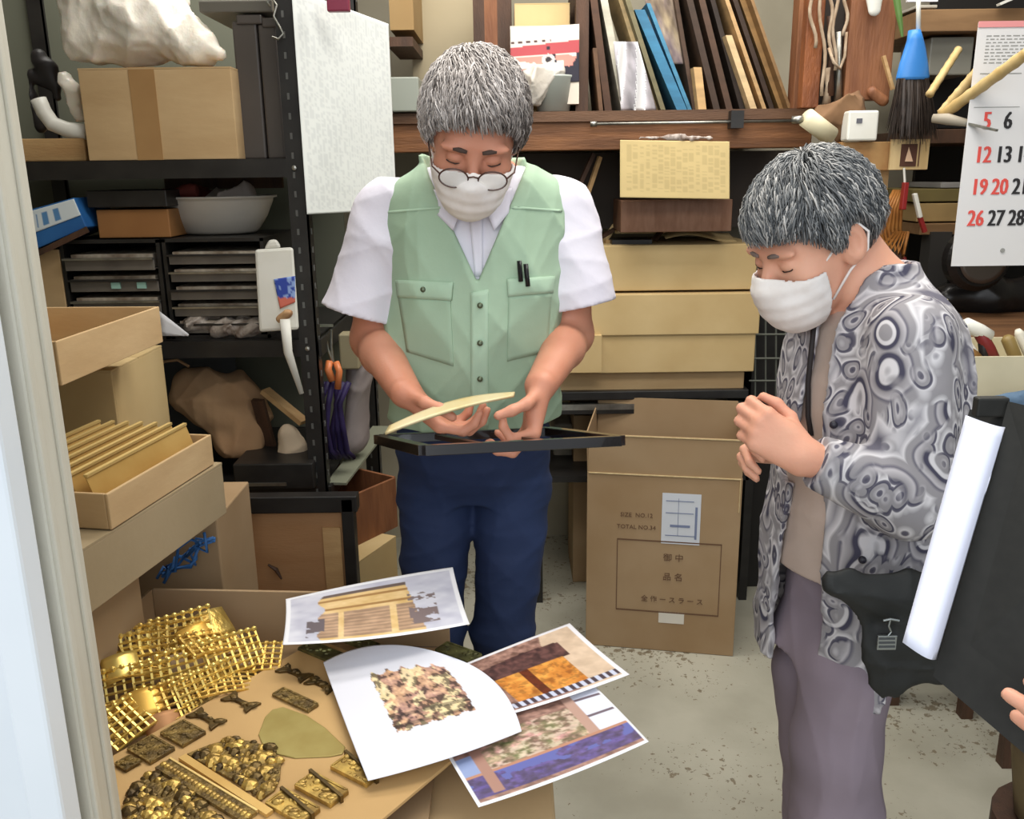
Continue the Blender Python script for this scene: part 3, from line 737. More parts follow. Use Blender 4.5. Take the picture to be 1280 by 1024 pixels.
def build_under():
    s = S((.02, 1.05, .62), (.75, 1.65, 1.34), .0044)
    rows = [(r[0], r[1], r[2], r[3] - (.022 if r[0] > .95 else .018), r[4] - .020) for r in blou[2:11]]
    s.loft(rows, .02, yaw=yaw_w)
    z0 = P(1010, 748, 1.25).z
    s.disp(waves(.004, 31, 14, 40, 6, dirs=((1, 0, .3), (.4, .4, .8))))
    s.keep(lambda X, Y, Z: z0 - Z + .15 * np.abs((X - P(1012, 748, 1.25).x)) + 0 * Y)
    return s.obj('undershirt', knit, wom)
under = build_under()
def build_blouse():
    s = S((.00, 1.0, .50), (.80, 1.72, 1.34), .0044)
    s.loft(blou, .02, yaw=yaw_w)
    wb_ = waves(.006, 44, 12, 45, 9, dirs=((1, .3, .1), (.8, .3, .5), (.3, .8, .2))); s.disp(wb_)
    fi, lo, hi = loft_fn([(r[0], r[1], r[2], r[3] - .016, r[4] - .016) for r in blou], .001, yaw_w)
    s.cut(lambda X, Y, Z: fi(X, Y, Z) + wb_(X, Y, Z))
    T = np.array(sorted(blou))
    ctop = P(1040, 380, 1.3).z; 
    def opening(X, Y, Z):
        cx = np.interp(Z, T[:, 0], T[:, 1]); cy = np.interp(Z, T[:, 0], T[:, 2])
        u = (X - cx) * fdir.x + (Y - cy) * fdir.y; v = (X - cx) * ldir.x + (Y - cy) * ldir.y      # forward, towards the camera
        lowf = np.clip((1.12 - Z) / .4, 0, 1)
        wn = .006 + .040 * lowf + .34 * np.clip(Z - 1.20, 0, .2); wf = .030 + .030 * lowf
        return np.maximum(np.maximum(v - wn, -v - wf), -u)
    s.cut(opening)
    s.keep(lambda X, Y, Z: (Z - ctop - .75 * (X - P(1040, 380, 1.3).x)) * .8 + 0 * Y)
    hx = P(1078, 880, 1.25); s.keep(lambda X, Y, Z: (hx.z + .25 * np.maximum(X - hx.x, 0) + 5.0 * np.maximum(X - P(1088, 880, 1.25).x, 0) + .35 * np.maximum(P(1010, 800, 1.25).x - X, 0) - Z) * .7 + 0 * Y)
    # sleeves
    for sh, el, wr, r in ((shn, eln, wrn, 1), (shf, elf, wrf, 0)):
        w1 = el.lerp(wr, .86); s.cone(sh + Vector((.0, .01, -.005)), el, .062, .060, .03); s.cone(el, w1, .060, .040, .015)
        a = (wr - el).normalized(); p = w1
        s.cut(lambda X, Y, Z: np.maximum(np.sqrt((X - wr.x) ** 2 + (Y - wr.y) ** 2 + (Z - wr.z) ** 2) - .05, 0.004 - ((X - p.x) * a.x + (Y - p.y) * a.y + (Z - p.z) * a.z)))
    s.disp(waves(.0015, 47, 30, 70, 7))
    s.f = np.where(s.f < .15, s.f, .15)
    return s.obj('blouse', pais, wom)
blouse = build_blouse()
tb = bvh(blouse)
def build_wtr():
    s = S((.05, 1.10, .08), (.75, 1.65, .90), .005)
    s.loft([wrow(690, 1010, 1100, .085), wrow(760, 992, 1104, .10), wrow(815, 964, 1104, .13)], .02, yaw=yaw_w)
    for Yk, x0, x1, x2 in ((1.29, 1060, 1046, 1050), (1.42, 1016, 1028, 1032)):
        p0, p1, p2 = P(x0, 838, Yk), P(x1, 930, Yk), P(x2, 1110, Yk)
        s.cone(p0, p1, .080, .076, .03); s.cone(p1, p2, .076, .080, .03)
    s.disp(waves(.006, 51, 16, 40, 7, dirs=((1, 0, .08), (.8, .4, .05), (.9, .1, .0))))
    return s.obj('trousers', mauve, wom)
build_wtr()
wshoe = mat('brown_shoe_leather', (96, 78, 66), 0.5)
for Yk, x1 in ((1.29, 1050), (1.43, 1012)):
    q = P(x1, 1130, Yk); s = S((q.x - .24, Yk - .16, -.004), (q.x + .08, Yk + .1, .12), .004)
    s.cone((q.x, Yk, .04), (q.x - .14, Yk - .06, .032), .042, .038, .02); s.cone((q.x, Yk, .04), (q.x, Yk, .085), .04, .042, .02)
    s.keep(lambda X, Y, Z: -Z + 0 * X + 0 * Y); s.obj('shoe', wshoe, wom)
dark_btn = mat('dark_button', (40, 38, 48), 0.4)
for bx, by in ((1042, 531), (1078, 700)):
    h = hit(tb, bx, by)
    if h: G().lathe([(.0001, .006), (.005, .006), (.006, .004), (.006, .0)], h, 12, R=(CAM - h).normalized().to_track_quat('Z', 'Y').to_matrix()).obj('button', dark_btn, blouse, smooth=True)
# shoulder bag with its strap
bag_m = mat('black_nylon', (28, 29, 28), 0.6, c2=(38, 39, 38), scale=9, bump=.25, bscale=18)
bag = thing('shoulder_bag', 'slouchy black cloth shoulder bag hanging at the grey-haired woman\'s hip', 'bag', P(1120, 890, 1.16))
s = S(P(1040, 900, 1.16) - Vector((.04, .16, .06)), P(1200, 690, 1.16) + Vector((.06, .12, .05)), .004)
def pcone(a, b, ra, rb, Y=1.14, k=.03, fl=1.9): s.cone(P(*a, Y), P(*b, Y), ra, rb, k, flat=((0, 1, 0), fl))
pcone((1100, 745), (1175, 745), .040, .045); pcone((1118, 800), (1180, 800), .048, .045); pcone((1128, 845), (1165, 842), .038, .034)
pcone((1074, 722), (1185, 720), .018, .020); pcone((1064, 715), (1098, 850), .016, .024); pcone((1175, 850), (1195, 840), .02, .012)
s.disp(waves(.012, 61, 20, 60, 8, dirs=((.3, .2, 1), (1, .2, .3))))
bg = s.obj('bag_body', bag_m, bag); tbag = bvh(bg)
patch('flap', tbag, ((1068, 712), (1190, 712), (1184, 748), (1100, 762)), bag_m, bag, .004, 14, 6, .004)
strapm = mat('dark_strap', (40, 34, 34), 0.7)
spts = []
for a, b in ((1018, 400), (1014, 440), (1010, 480), (1010, 520), (1014, 545)):
    h = hit(bvh(under), a, b); hb = hit(tb, a, b); Yh = min([q.y for q in (h, hb) if q is not None] or [1.2]); spts.append(P(a, b, Yh - .006))
G().tube(spts, .004, 8).obj('strap', strapm, bag, smooth=True)
G().tube([P(1150, 372, 1.30), P(1162, 420, 1.20), P(1176, 520, 1.13), P(1180, 620, 1.12), P(1172, 715, 1.13)], .003, 8)
chm = mat('silver_charm', (150, 154, 152), 0.3, metal=.8)
charm = thing('bag_charm', 'small silver charm dangling on the front of the black shoulder bag', 'charm', P(1112, 812, 1.07))
yb = (hit(tbag, 1112, 790) or P(1112, 790, 1.08)).y - .008
G().tube([P(1104, 776, yb), P(1113, 774, yb), P(1124, 776, yb)], .0018, 6).obj('clasp', chm, charm)
G().tube([P(1113, 775, yb), P(1111, 783, yb), P(1114, 790, yb), P(1110, 795, yb)], .0014, 6).obj('chain', chm, charm)
g = G(); pbox(g, 1097, 795, 1121, 813, yb, .004); g.obj('pendant', chm, charm, bevel=.001)
for i in range(3):
    g = G(); pbox(g, 1099, 798 + i * 5, 1119, 800 + i * 5, yb - .001, .001); g.obj('engraved_line', mat('dark_engraving', (70, 72, 74), .5), charm)

# ================================================================== black folder and hand at the right
FY = 0.80
fold = thing('folder', 'large black folder with a white inner sheet held up at the right edge', 'folder', P(1230, 840, FY))
fold_m = mat('black_folder_board', (25, 24, 20), 0.65, c2=(30, 29, 25), scale=90)
b1, b2, b3, b4 = P(1262, 503, .86), P(1168, 846, .76), P(1420, 1060, .60), P(1500, 560, .72)
nrm = (b2 - b1).cross(b4 - b1).normalized()
if nrm.y > 0: nrm = -nrm
G().slab([b1, b2, b3, b4], .003, nrm).obj('cover', fold_m, fold)
q = [P(1212, 512, .885), P(1262, 512, .87), P(1182, 830, .765), P(1128, 806, .78)]
G().slab(q, -.003, nrm).obj('back_cover', fold_m, fold)
sh_m = mat('glossy_white_sheet', (226, 228, 244), 0.25)
def wsp(u, v):
    a = P(1207, 519, .87).lerp(P(1256, 534, .845), u); b = P(1128, 803, .765).lerp(P(1170, 824, .755), u)
    return a.lerp(b, v) - Vector((0, 1, 0)) * (.012 * math.sin(math.pi * u))
sheet('white_sheet', wsp, None, sh_m, fold, 12, 20, .0012)
g = G(); pbox(g, 1222, 498, 1262, 522, .86, .012); g.obj('clip', fold_m, fold, bevel=.002)
hp = thing('person', 'hand with pink fingertip gripping the black folder at the right edge', 'person', P(1330, 930, .60))
s = S(P(1300, 960, .62) - Vector((.16, .30, .20)), P(1300, 900, .62) + Vector((.45, .12, .14)), .0034)
wr_ = P(1558, 978, .60)
s.cone(wr_, wr_ + Vector((.2, -.15, -.08)), .028, .040, .01)
hand_sdf(s, wr_, (-1, .20, .12), (.12, .95, .1), True, [(.2, .3, .2), (.25, .35, .2), (.3, .4, .2), (.35, .4, .3)], .95, thumb=((.7, .7, .2), (.4, .9, .1), (.1, 1, 0)))
s.obj('hand', skin_w, hp)
# ================================================================== THE ROOM
floor_m = mat('worn_concrete', (178, 174, 158), 0.55, c2=(156, 152, 136), scale=3.2, bump=.12, bscale=30, detail=8)
def add_spots(m, scale, thr, c, amt=1.0):
    nt = m.node_tree; N = nt.nodes; L = nt.links; b = N['Principled BSDF']; src = b.inputs['Base Color'].links[0].from_socket
    tc = N.new('ShaderNodeTexCoord'); v = N.new('ShaderNodeTexVoronoi'); v.inputs['Scale'].default_value = scale; v.inputs['Randomness'].default_value = 1
    nz = N.new('ShaderNodeTexNoise'); nz.inputs['Scale'].default_value = scale * 2.2; L.new(tc.outputs['Object'], nz.inputs['Vector'])
    ad = N.new('ShaderNodeVectorMath'); ad.operation = 'MULTIPLY_ADD'; ad.inputs[1].default_value = (.03,) * 3; L.new(nz.outputs['Color'], ad.inputs[0]); L.new(tc.outputs['Object'], ad.inputs[2])
    L.new(ad.outputs[0], v.inputs['Vector'])
    n2 = N.new('ShaderNodeTexNoise'); n2.inputs['Scale'].default_value = 2.3; L.new(tc.outputs['Object'], n2.inputs['Vector'])
    mr = N.new('ShaderNodeMapRange'); mr.inputs[1].default_value = .42; mr.inputs[2].default_value = .68; mr.inputs[3].default_value = 0; mr.inputs[4].default_value = thr; L.new(n2.outputs['Fac'], mr.inputs[0])
    lt = N.new('ShaderNodeMath'); lt.operation = 'LESS_THAN'; L.new(v.outputs['Distance'], lt.inputs[0]); L.new(mr.outputs[0], lt.inputs[1])
    ml = N.new('ShaderNodeMath'); ml.operation = 'MULTIPLY'; ml.inputs[1].default_value = amt; L.new(lt.outputs[0], ml.inputs[0])
    mx = N.new('ShaderNodeMix'); mx.data_type = 'RGBA'; L.new(ml.outputs[0], mx.inputs['Factor']); L.new(src, mx.inputs['A']); mx.inputs['B'].default_value = (*lin(c), 1)
    L.new(mx.outputs['Result'], b.inputs['Base Color'])
add_spots(floor_m, 34, .40, (112, 98, 76), .8); add_spots(floor_m, 55, .36, (92, 80, 62), .7)
wall_m = mat('aged_plaster', (180, 172, 152), 0.8, c2=(160, 152, 132), scale=2.5, bump=.08, bscale=20)
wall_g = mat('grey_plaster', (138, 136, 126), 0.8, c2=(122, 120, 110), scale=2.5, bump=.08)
ceil_m = mat('ceiling_board', (200, 196, 184), 0.8, c2=(190, 186, 174), scale=3)
XL, XR, YB, YF, ZC = -1.75, 2.1, 3.3, .80, 2.6
JX = P(79, 512, .865).x
def st(name, c, d, m): g = G().box(c, d); return g.obj(name, m, None, kind='structure')
st('floor', ((XL + XR) / 2, (YB - 1.2) / 2, -.05), (XR - XL + .2, YB + 1.2, .1), floor_m)
st('ceiling', ((XL + XR) / 2, (YB + YF) / 2, ZC + .03), (XR - XL, YB - YF + .1, .06), ceil_m)
st('wall_back', ((XL + XR) / 2, YB + .05, ZC / 2), (XR - XL + .2, .1, ZC), wall_m)
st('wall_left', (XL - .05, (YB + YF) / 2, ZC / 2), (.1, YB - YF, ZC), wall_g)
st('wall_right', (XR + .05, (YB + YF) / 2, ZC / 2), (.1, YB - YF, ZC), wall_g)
st('wall_front', ((XL + JX) / 2 - .05, .835, ZC / 2), (JX - XL - .12, .06, ZC), wall_m)
st('wall_front_right', (XR - .25, YF, ZC / 2), (.7, .10, ZC), wall_m)
st('trim_1', ((JX + XR) / 2 - .3, YF, ZC - .13), (XR - JX - .3, .10, .26), wall_m)
jamb_m = mat('painted_door_frame', (200, 196, 182), 0.5, c2=(190, 184, 168), scale=4, bump=.05, stretch=(3, 3, 1))
door_m = mat('white_door_panel', (224, 228, 232), 0.4, c2=(216, 221, 226), scale=3)
dr = G().box((JX - .02, .835, 1.15), (.04, .06, 2.3)).obj('door_1', jamb_m, None, kind='structure', bevel=.003)
G().box((JX + .001, .812, 1.15), (.006, .010, 2.3)).obj('stop_bead', jamb_m, dr, bevel=.002)
G().box((JX + .001, .845, 1.15), (.005, .008, 2.3)).obj('stop_bead', jamb_m, dr, bevel=.002)
G().box((JX - .022, .775, 1.12), (.036, .034, 2.22)).obj('door_stile', door_m, dr, bevel=.004)
G().box((JX - .30, .775, 1.12), (.52, .020, 2.22)).obj('door_panel', door_m, dr)
# ------------------------------------------------------------------ cartons
def carton(label, a, b, depth, z0, h, m=card, flaps=None, closed=False, group=None, th=.005, name='cardboard_box', cat='box', flip=1, tape_m=None):
    a = Vector((a[0], a[1], z0)); b = Vector((b[0], b[1], z0)); u = (b - a); W = u.length; u.normalize(); n = Vector((-u.y, u.x, 0)) * flip
    up = Vector((0, 0, 1)); root = thing(name, label, cat, a.lerp(b, .5) + n * depth / 2, group)
    R = Matrix((u, n * 1.0, up)).transposed()
    g = G()
    def bx(g, x0, x1, y0, y1, z0_, z1_):
        g.hexa([a + u * x + n * y + up * z for z in (z0_, z1_) for x, y in ((x0, y0), (x1, y0), (x1, y1), (x0, y1))])
    bx(g, 0, W, 0, th, 0, h); bx(g, 0, W, depth - th, depth, 0, h); bx(g, 0, th, th, depth - th, 0, h); bx(g, W - th, W, th, depth - th, 0, h)
    bx(g, th, W - th, th, depth - th, 0, th)
    body = g.obj('body', m, root, bevel=.0015)
    if closed:
        g = G(); bx(g, 0, W, 0, depth / 2 - .001, h, h + th * .7); g.obj('flap', m, root)
        g = G(); bx(g, 0, W, depth / 2 + .001, depth, h, h + th * .7); g.obj('flap', m, root)
    for sd, (ln, ang) in (flaps or {}).items():
        ca, sa = math.cos(ang), math.sin(ang)
        base, e, out = {'f': (a, u * W, -n), 'b': (a + n * (depth - th), u * W, n), 'l': (a, n * depth, -u), 'r': (a + u * (W - th), n * depth, u)}[sd]
        p0 = base + up * h; dv = up * (ln * ca) + out * (ln * sa); tv_ = {'f': n, 'b': n, 'l': u, 'r': u}[sd] * th * .7
        ee = e.normalized() * .003
        g = G().hexa([p0 + ee, p0 + e - ee, p0 + e - ee + tv_, p0 + ee + tv_, p0 + ee + dv, p0 + e - ee + dv, p0 + e - ee + dv + tv_, p0 + ee + dv + tv_])
        g.obj('flap', m, root)
    if tape_m is not None:
        x0, x1 = tape_m; g = G(); bx(g, W * x0, W * x1, -.0012, 0, .0 if h > .3 else 0, h * 1.0); bx(g, W * x0, W * x1, 0, depth, h + th * .7, h + th * .7 + .001)
        g.obj('tape', tape, root)
    root['_w'] = W; root['_ax'] = 0
    del root['_w'], root['_ax']
    return root, a, u, n, W
def F2(px0, px1, py, Y): return P(px0, py, Y), P(px1, py, Y)

# ------------------------------------------------------------------ left: steel rack
RY = 1.98
rack = thing('steel_rack', 'black steel shelf rack along the left wall, loaded with boxes, bags and drawers', 'shelf', (-.75, RY + .3, 0))
zS = [P(210, y, RY).z for y in (201, 296, 428, 612)]
xr = P(376, 300, RY).x; x_l = -1.45; dpt = .52
post_x = [(xr, RY), (xr + .045, RY + dpt), (x_l, RY), (x_l, RY + dpt), (P(100, 420, RY + dpt).x - .0, RY + dpt)]
for i, (x, y) in enumerate(post_x):
    g = G().box((x, y + .002, 1.2), (.040, .004, 2.4)).box((x + .018, y + .02, 1.2), (.004, .040, 2.4))
    pst = g.obj('post', black_metal, rack)
    if i in (0, 1):
        g = G()
        for k in range(58): g.box((x - .004, y - .0006, .12 + k * .04), (.005, .002, .013)); g.box((x + .0206, y + .02, .12 + k * .04), (.002, .006, .013))
        g.obj('slot_row', black_hole, pst, kind='stuff')
for i, z in enumerate(zS):
    if i == 1: continue
    g = G().box(((x_l + xr) / 2, RY + .26, z), (xr - x_l + .03, .50, .004))
    g.box(((x_l + xr) / 2, RY + .004, z - .018), (xr - x_l + .03, .006, .038)); g.box((xr + .026, RY + .26, z - .018), (.006, .52, .038)); g.box(((x_l + xr) / 2, RY + .52, z - .018), (xr - x_l, .006, .038))
    g.obj('shelf_board', black_metal, rack)
for i in (0, 2, 3):
    for x in (xr - .002,): G().lathe([(.0001, .006), (.005, .005), (.006, 0)], (x, RY - .001, zS[i] - .018), 10, R=Matrix.Rotation(math.pi / 2, 3, 'X')).obj('bolt', steel, rack)
ledge = mat('grey_green_steel', (128, 130, 112), 0.5)
G().bar((xr + .035, RY + .03, zS[3] - .002), (xr + .075, RY + .52, zS[3] - .002), .05, .006).obj('side_ledge', ledge, rack)
G().box(((x_l + xr) / 2, RY + .535, 1.35), (xr - x_l, .004, 2.3)).obj('back_panel', mat('dull_green_grey_panel', (104, 106, 92), .8), rack)
# things on the top shelf
z1 = zS[0] + .002; z2 = P(210, 296, RY).z; z3 = zS[2] + .002; z4 = zS[3] + .002
aa, bb = F2(110, 297, 190, RY + .005)
carton('tan cardboard box with a strip of brown tape, on top shelf of the left rack', aa, bb, .30, z1, P(200, 86, RY).z - z1, closed=True, tape_m=(.33, .50))
g = G(); pbox(g, 26, 173, 106, 193, RY + .03, .20, zmin=z1); g.obj('wooden_block', wood_light, None, bevel=.003, label='flat pale wooden block at the left end of the rack\'s top shelf', cat='block')
def blob(name, label, cat, lo, hi, res, m, balls, wv_=None, group=None, parent=None, zmin=None, cuts=()):
    s = S(lo, hi, res)
    for b_ in balls: s.cone(b_[0], b_[1], b_[2], b_[3], .03)
    for c_ in cuts: s.ell(c_[0], c_[1], None, .01, cut=True)
    if wv_ is not None: s.disp(wv_)
    if zmin is not None: s.keep(lambda X, Y, Z: zmin - Z + 0 * X + 0 * Y)
    return s.obj(name, m, parent, label=label, cat=cat, group=group)
bagpl = mat('milky_plastic_bag', (234, 228, 216), 0.3, c2=(224, 216, 202), scale=8, bump=.8, bscale=14, sss=.2)
zb = P(200, 86, RY).z + .003
A = lambda x, y, Y: P(x, y, Y)
blob('plastic_bag', 'big crumpled milky plastic bag lying on top of the taped cardboard box', 'bag', A(20, 110, 1.80) , A(320, -70, 2.45) + Vector((.1, 0, .05)), .006, bagpl,
     [(A(60, -10, 2.1), A(170, 0, 2.1), .10, .11), (A(110, 45, 2.06), A(175, 45, 2.06), .065, .07), (A(180, 20, 2.06), A(250, 55, 2.05), .09, .045), (A(240, 55, 2.04), A(272, 68, 2.02), .05, .028)],
     waves(.010, 71, 22, 90, 14), zmin=zb)
blkp = mat('black_rubber', (30, 28, 30), .5, c2=(44, 40, 40), scale=14)
s = S(A(20, 178, 2.0), A(112, 60, 2.22) + Vector((.02, 0, .02)), .004)
for p, q, r in (((48, 70), (62, 100), .022), ((40, 95), (70, 110), .02), ((35, 105), (40, 140), .018), ((60, 80), (72, 122), .014), ((36, 120), (52, 160), .02), ((48, 150), (84, 160), .016)):
    s.cone(A(*p, 2.1), A(*q, 2.1), r, r * .8, .01)
s.disp(waves(.004, 5, 40, 90)); s.keep(lambda X, Y, Z: z1 - Z + 0 * X + 0 * Y)
s.obj('power_tool', blkp, None, label='tangled black handheld tool left of the taped box on the top shelf', cat='tool')
G().tube([A(48, 124, 2.02), A(55, 140, 2.02), A(66, 155, 2.02), A(84, 162, 2.02), A(108, 165, 2.02)], .0165, 14).obj('pipe_elbow', white_pl, None, smooth=True, label='white bent plastic pipe leaning at the left side of the taped box', cat='pipe')
blob('plastic_wrap', 'small crumpled clear wrap between the white pipe and the taped box', 'wrap', A(66, 150, 2.0), A(112, 78, 2.12), .004, bagpl, [(A(82, 100, 2.06), A(96, 118, 2.06), .022, .022), (A(96, 118, 2.06), A(102, 148, 2.06), .018, .012)], waves(.006, 9, 50, 110))
crate_m = mat('dark_grey_plastic', (74, 68, 64), .35, c2=(82, 76, 72), scale=6)
for k, (x0, x1, y0) in enumerate(((296, 326, 18), (328, 350, 22))):
    r = thing('plastic_case', ('dark grey plastic case standing directly right of the taped box, wider of the pair', 'dark grey plastic case next to the rack post, narrower of the pair')[k], 'case', P(x0, 190, RY + .05), 'dark cases on the top shelf')
    g = G(); pbox(g, x0, y0 + 8, x1, 186, RY + .06, .28, zmin=z1); g.obj('body', crate_m, r, bevel=.004)
    g = G(); pbox(g, x0 - 1, y0, x1 + 1, y0 + 12, RY + .055, .29); g.obj('lid', crate_m, r, bevel=.003)
g = G(); pbox(g, 248, 0, 340, 15, RY + .05, .28, zmin=P(250, 16, RY + .05).z); g.obj('grey_tray', mat('grey_tray_plastic', (96, 92, 84), .4), None, bevel=.003, label='flat grey tray lying across the dark cases near the top edge', cat='tray')
sp = [A(338, 8, RY - .02), A(334, 2, RY - .02), A(340, -2, RY - .02), A(346, 6, RY - .02), A(342, 20, RY - .02), A(350, 34, RY - .02), A(354, 42, RY - .02), A(348, 49, RY - .02), A(340, 46, RY - .02)]
G().tube(sp, .0022, 8).obj('s_hook', steel, None, smooth=True, label='bent steel wire hook hanging at the upper right corner of the rack', cat='hook')
# middle shelf: two drawer units, basin and boxes on top
YD = RY + .03
tray_m = mat('smoky_drawer_plastic', (112, 106, 98), .3, c2=(96, 90, 84), scale=14); paper_mix = mat('mixed_paper_edges', (176, 166, 150), .8, c2=(120, 104, 88), scale=40)
for k, (x0, x1, y0, n_, lab) in enumerate(((80, 204, 301, 4, 'black drawer unit with four shallow drawers, left of the pair on the middle shelf'), (207, 333, 299, 5, 'black drawer unit with five shallow drawers, right of the pair under the basin'))):
    r = thing('drawer_unit', lab, 'drawers', P((x0 + x1) / 2, 420, YD), 'drawer units on the rack')
    ze = z3; zt = P(x0, y0, YD).z; xa = P(x0, 350, YD).x; xb = P(x1, 350, YD).x; g = G(); D_ = .30
    g.box(((xa + xb) / 2, YD + D_ / 2, zt - .003), (xb - xa, D_, .008)); g.box((xa + .004, YD + D_ / 2, (zt + ze) / 2), (.008, D_, zt - ze)); g.box((xb - .004, YD + D_ / 2, (zt + ze) / 2), (.008, D_, zt - ze)); g.box(((xa + xb) / 2, YD + D_ / 2, ze + .004), (xb - xa, D_, .008)); g.box(((xa + xb) / 2, YD + D_ - .004, (zt + ze) / 2), (xb - xa, .006, zt - ze))
    g.obj('frame', black_metal, r)
    hh = (zt - ze - .03) / n_
    for i in range(n_):
        zc = ze + .012 + hh * i; off = -.012 if (i + k) % 3 == 0 else 0
        g = G().box(((xa + xb) / 2, YD + .004 + off, zc + hh * .30), (xb - xa - .024, .006, hh * .58)).box(((xa + xb) / 2, YD + .12, zc + .003), (xb - xa - .026, .22, .003))
        dw = g.obj('drawer', tray_m, r, bevel=.001)
        G().box(((xa + xb) / 2, YD + .10, zc + hh * .42), (xb - xa - .04, .19, hh * .6)).obj('contents', paper_mix, dw)
        G().box(((xa + xb) / 2, YD - .003 + off, zc + hh * .54), (xb - xa - .022, .012, .004)).obj('handle', steel if i % 2 else black_metal, dw)
        if k == 0 and i == 2:
            for q in (.52, .78): G().box((xa + (xb - xa) * q, YD - .001 + off, zc + hh * .3), (.02, .006, .014)).obj('sticker', mat('mint_sticker', (150, 190, 178), .6), dw)
bs_c = P(276, 297, YD + .16)
basin_m = mat('grey_white_basin', (196, 190, 180), .35, c2=(186, 180, 170), scale=6)
rB = (P(350, 270, YD + .15).x - P(203, 270, YD + .15).x) / 2; zt = P(205, y0, YD).z + .003; HB = P(276, 246, YD + .05).z - zt
b_ = thing('basin', 'round grey-white plastic basin on top of the right drawer unit', 'basin', (bs_c.x, YD + .16, zt))
prof = [(.0001, 0), (rB * .60, 0), (rB * .66, .006), (rB * .82, HB * .45), (rB * .93, HB * .85), (rB * .94, HB * .93), (rB, HB * .95), (rB, HB), (rB * .9, HB), (rB * .78, HB * .45), (rB * .6, .008), (.0001, .008)]
G().lathe(prof, (bs_c.x, YD + .16, zt), 40, sy=.82).obj('bowl', basin_m, b_, smooth=True)
blob('red_cloth', 'dark red cloth heaped in the left half of the basin', 'cloth', (bs_c.x - .22, YD, zt + .01), (bs_c.x + .05, YD + .34, zt + HB + .08), .005, mat('dark_red_cloth', (96, 38, 32), .8), [((bs_c.x - .13, YD + .16, zt + HB * .8), (bs_c.x - .02, YD + .18, zt + HB * .85), .035, .04), ((bs_c.x - .02, YD + .2, zt + .04), (bs_c.x - .05, YD + .2, zt + .06), .05, .05)], waves(.008, 3, 40, 90))
blob('crumpled_paper', 'crumpled grey paper poking out of the basin', 'paper', (bs_c.x - .06, YD, zt + .01), (bs_c.x + .14, YD + .32, zt + HB + .08), .005, mat('grey_wrap', (176, 164, 156), .6), [((bs_c.x + .02, YD + .14, zt + HB * .9), (bs_c.x + .07, YD + .16, zt + HB * 1.0), .032, .028), ((bs_c.x + .04, YD + .16, zt + .03), (bs_c.x + .02, YD + .16, zt + .06), .045, .045)], waves(.010, 13, 40, 90))
zU = P(85, 301, YD).z + .004
g = G(); pbox(g, 122, 262, 212, 299, YD + .01, .16, zmin=zU); g.obj('wooden_box', mat('tan_box_wood', (158, 112, 66), .6, c2=(140, 96, 54), scale=5), None, bevel=.002, label='small brown wooden box between the blue box and the basin', cat='box')
g = G(); zz = P(160, 259, YD + .01).z; pbox(g, 108, 238, 208, 258, YD + .0, .20, zmin=zz); g.obj('dark_tray', black_metal, None, bevel=.002, label='dark flat tray lying on the small brown wooden box', cat='tray')
blob('red_cloth', 'dark red rag spread over the dark tray left of the basin', 'cloth', P(180, 260, YD), P(262, 225, YD + .2) + Vector((0, 0, .02)), .004, _M['dark_red_cloth'], [(P(195, 243, YD + .08), P(245, 240, YD + .10), .018, .02)], waves(.006, 33, 40, 90))
bl = thing('blue_carton', 'blue and white printed carton tilted behind the door frame on the rack', 'box', P(75, 300, YD))
g = G(); p0 = P(38, 262, YD - .02); p1 = P(92, 247, YD - .02); q0 = P(44, 312, YD - .02); q1 = P(108, 284, YD - .02); dd = Vector((0, .16, 0))
g.hexa([q0, q1, q1 + dd, q0 + dd, p0, p1, p1 + dd, p0 + dd]); g.obj('body', blue_pl, bl, bevel=.002)
sheet('printed_face', lambda u, v: p0.lerp(p1, u).lerp(q0.lerp(q1, u), v * .55 + .04) + Vector((0, -.002, 0)), lambda U, V: np.where(((V > .2) & (V < .85) & (np.sin(U * 26) > -.2) & (U > .1) & (U < .7))[..., None], np.array((.35, .55, .75)), np.array((.86, .9, .92))) * np.ones(U.shape + (3,)), vmat('printed_card'), bl, 40, 16, .001)
g = G(); g.hexa([P(45, 322, YD - .03), P(112, 290, YD - .03), P(112, 290, YD + .1), P(45, 322, YD + .1), P(45, 314, YD - .03), P(108, 283, YD - .03), P(108, 283, YD + .1), P(45, 314, YD + .1)]); g.obj('wood_strip', wood_dark, None, label='dark thin slat under the tilted blue carton', cat='slat')
g = G(); pbox(g, 46, 312, 78, 382, YD + .0, .2, zmin=z3); g.obj('tan_box', card, None, bevel=.002, label='tan cardboard box between the door frame and the left drawer unit', cat='box')
g = G(); pbox(g, 205, 213, 352, 236, RY + .34, .02); g.obj('wood_strip', wood_dark, None, label='brown wood strip at the back of the rack, above the basin', cat='wood')
# bottom of the middle shelf
blob('plastic_packet', 'clear packet of small parts lying before the right drawer unit', 'packet', P(215, 428, RY - .02), P(345, 372, RY + .16) + Vector((0, 0, .02)), .004, mat('clear_packet', (176, 166, 156), .25, c2=(112, 98, 88), scale=34, bump=.6, bscale=60), [(P(245, 408, RY + .04), P(315, 408, RY + .04), .026, .028), (P(250, 394, RY + .08), P(300, 392, RY + .08), .02, .02)], waves(.008, 23, 40, 90), zmin=z3)
sheet('white_sheet', lambda u, v: P(198 + 38 * u, 388 + 30 * u + (0) * v, RY - .0).lerp(P(200 + 34 * u, 420 + 6 * (1 - v), RY - .0), v), None, white_paper, None, 4, 4, .001, label='white paper corner sticking out between packet and open carton', cat='paper')
po = thing('pouch', 'white plastic pouch with a blue label, standing next to the rack post', 'pouch', P(345, 425, RY - .04))
zc = .02
g = G(); q8 = [P(324, 415, RY - .04), P(374, 412, RY - .04), P(372, 412, RY + .02), P(326, 415, RY + .02), P(318, 312, RY - .03), P(367, 309, RY - .03), P(365, 309, RY - .005), P(320, 312, RY - .005)]
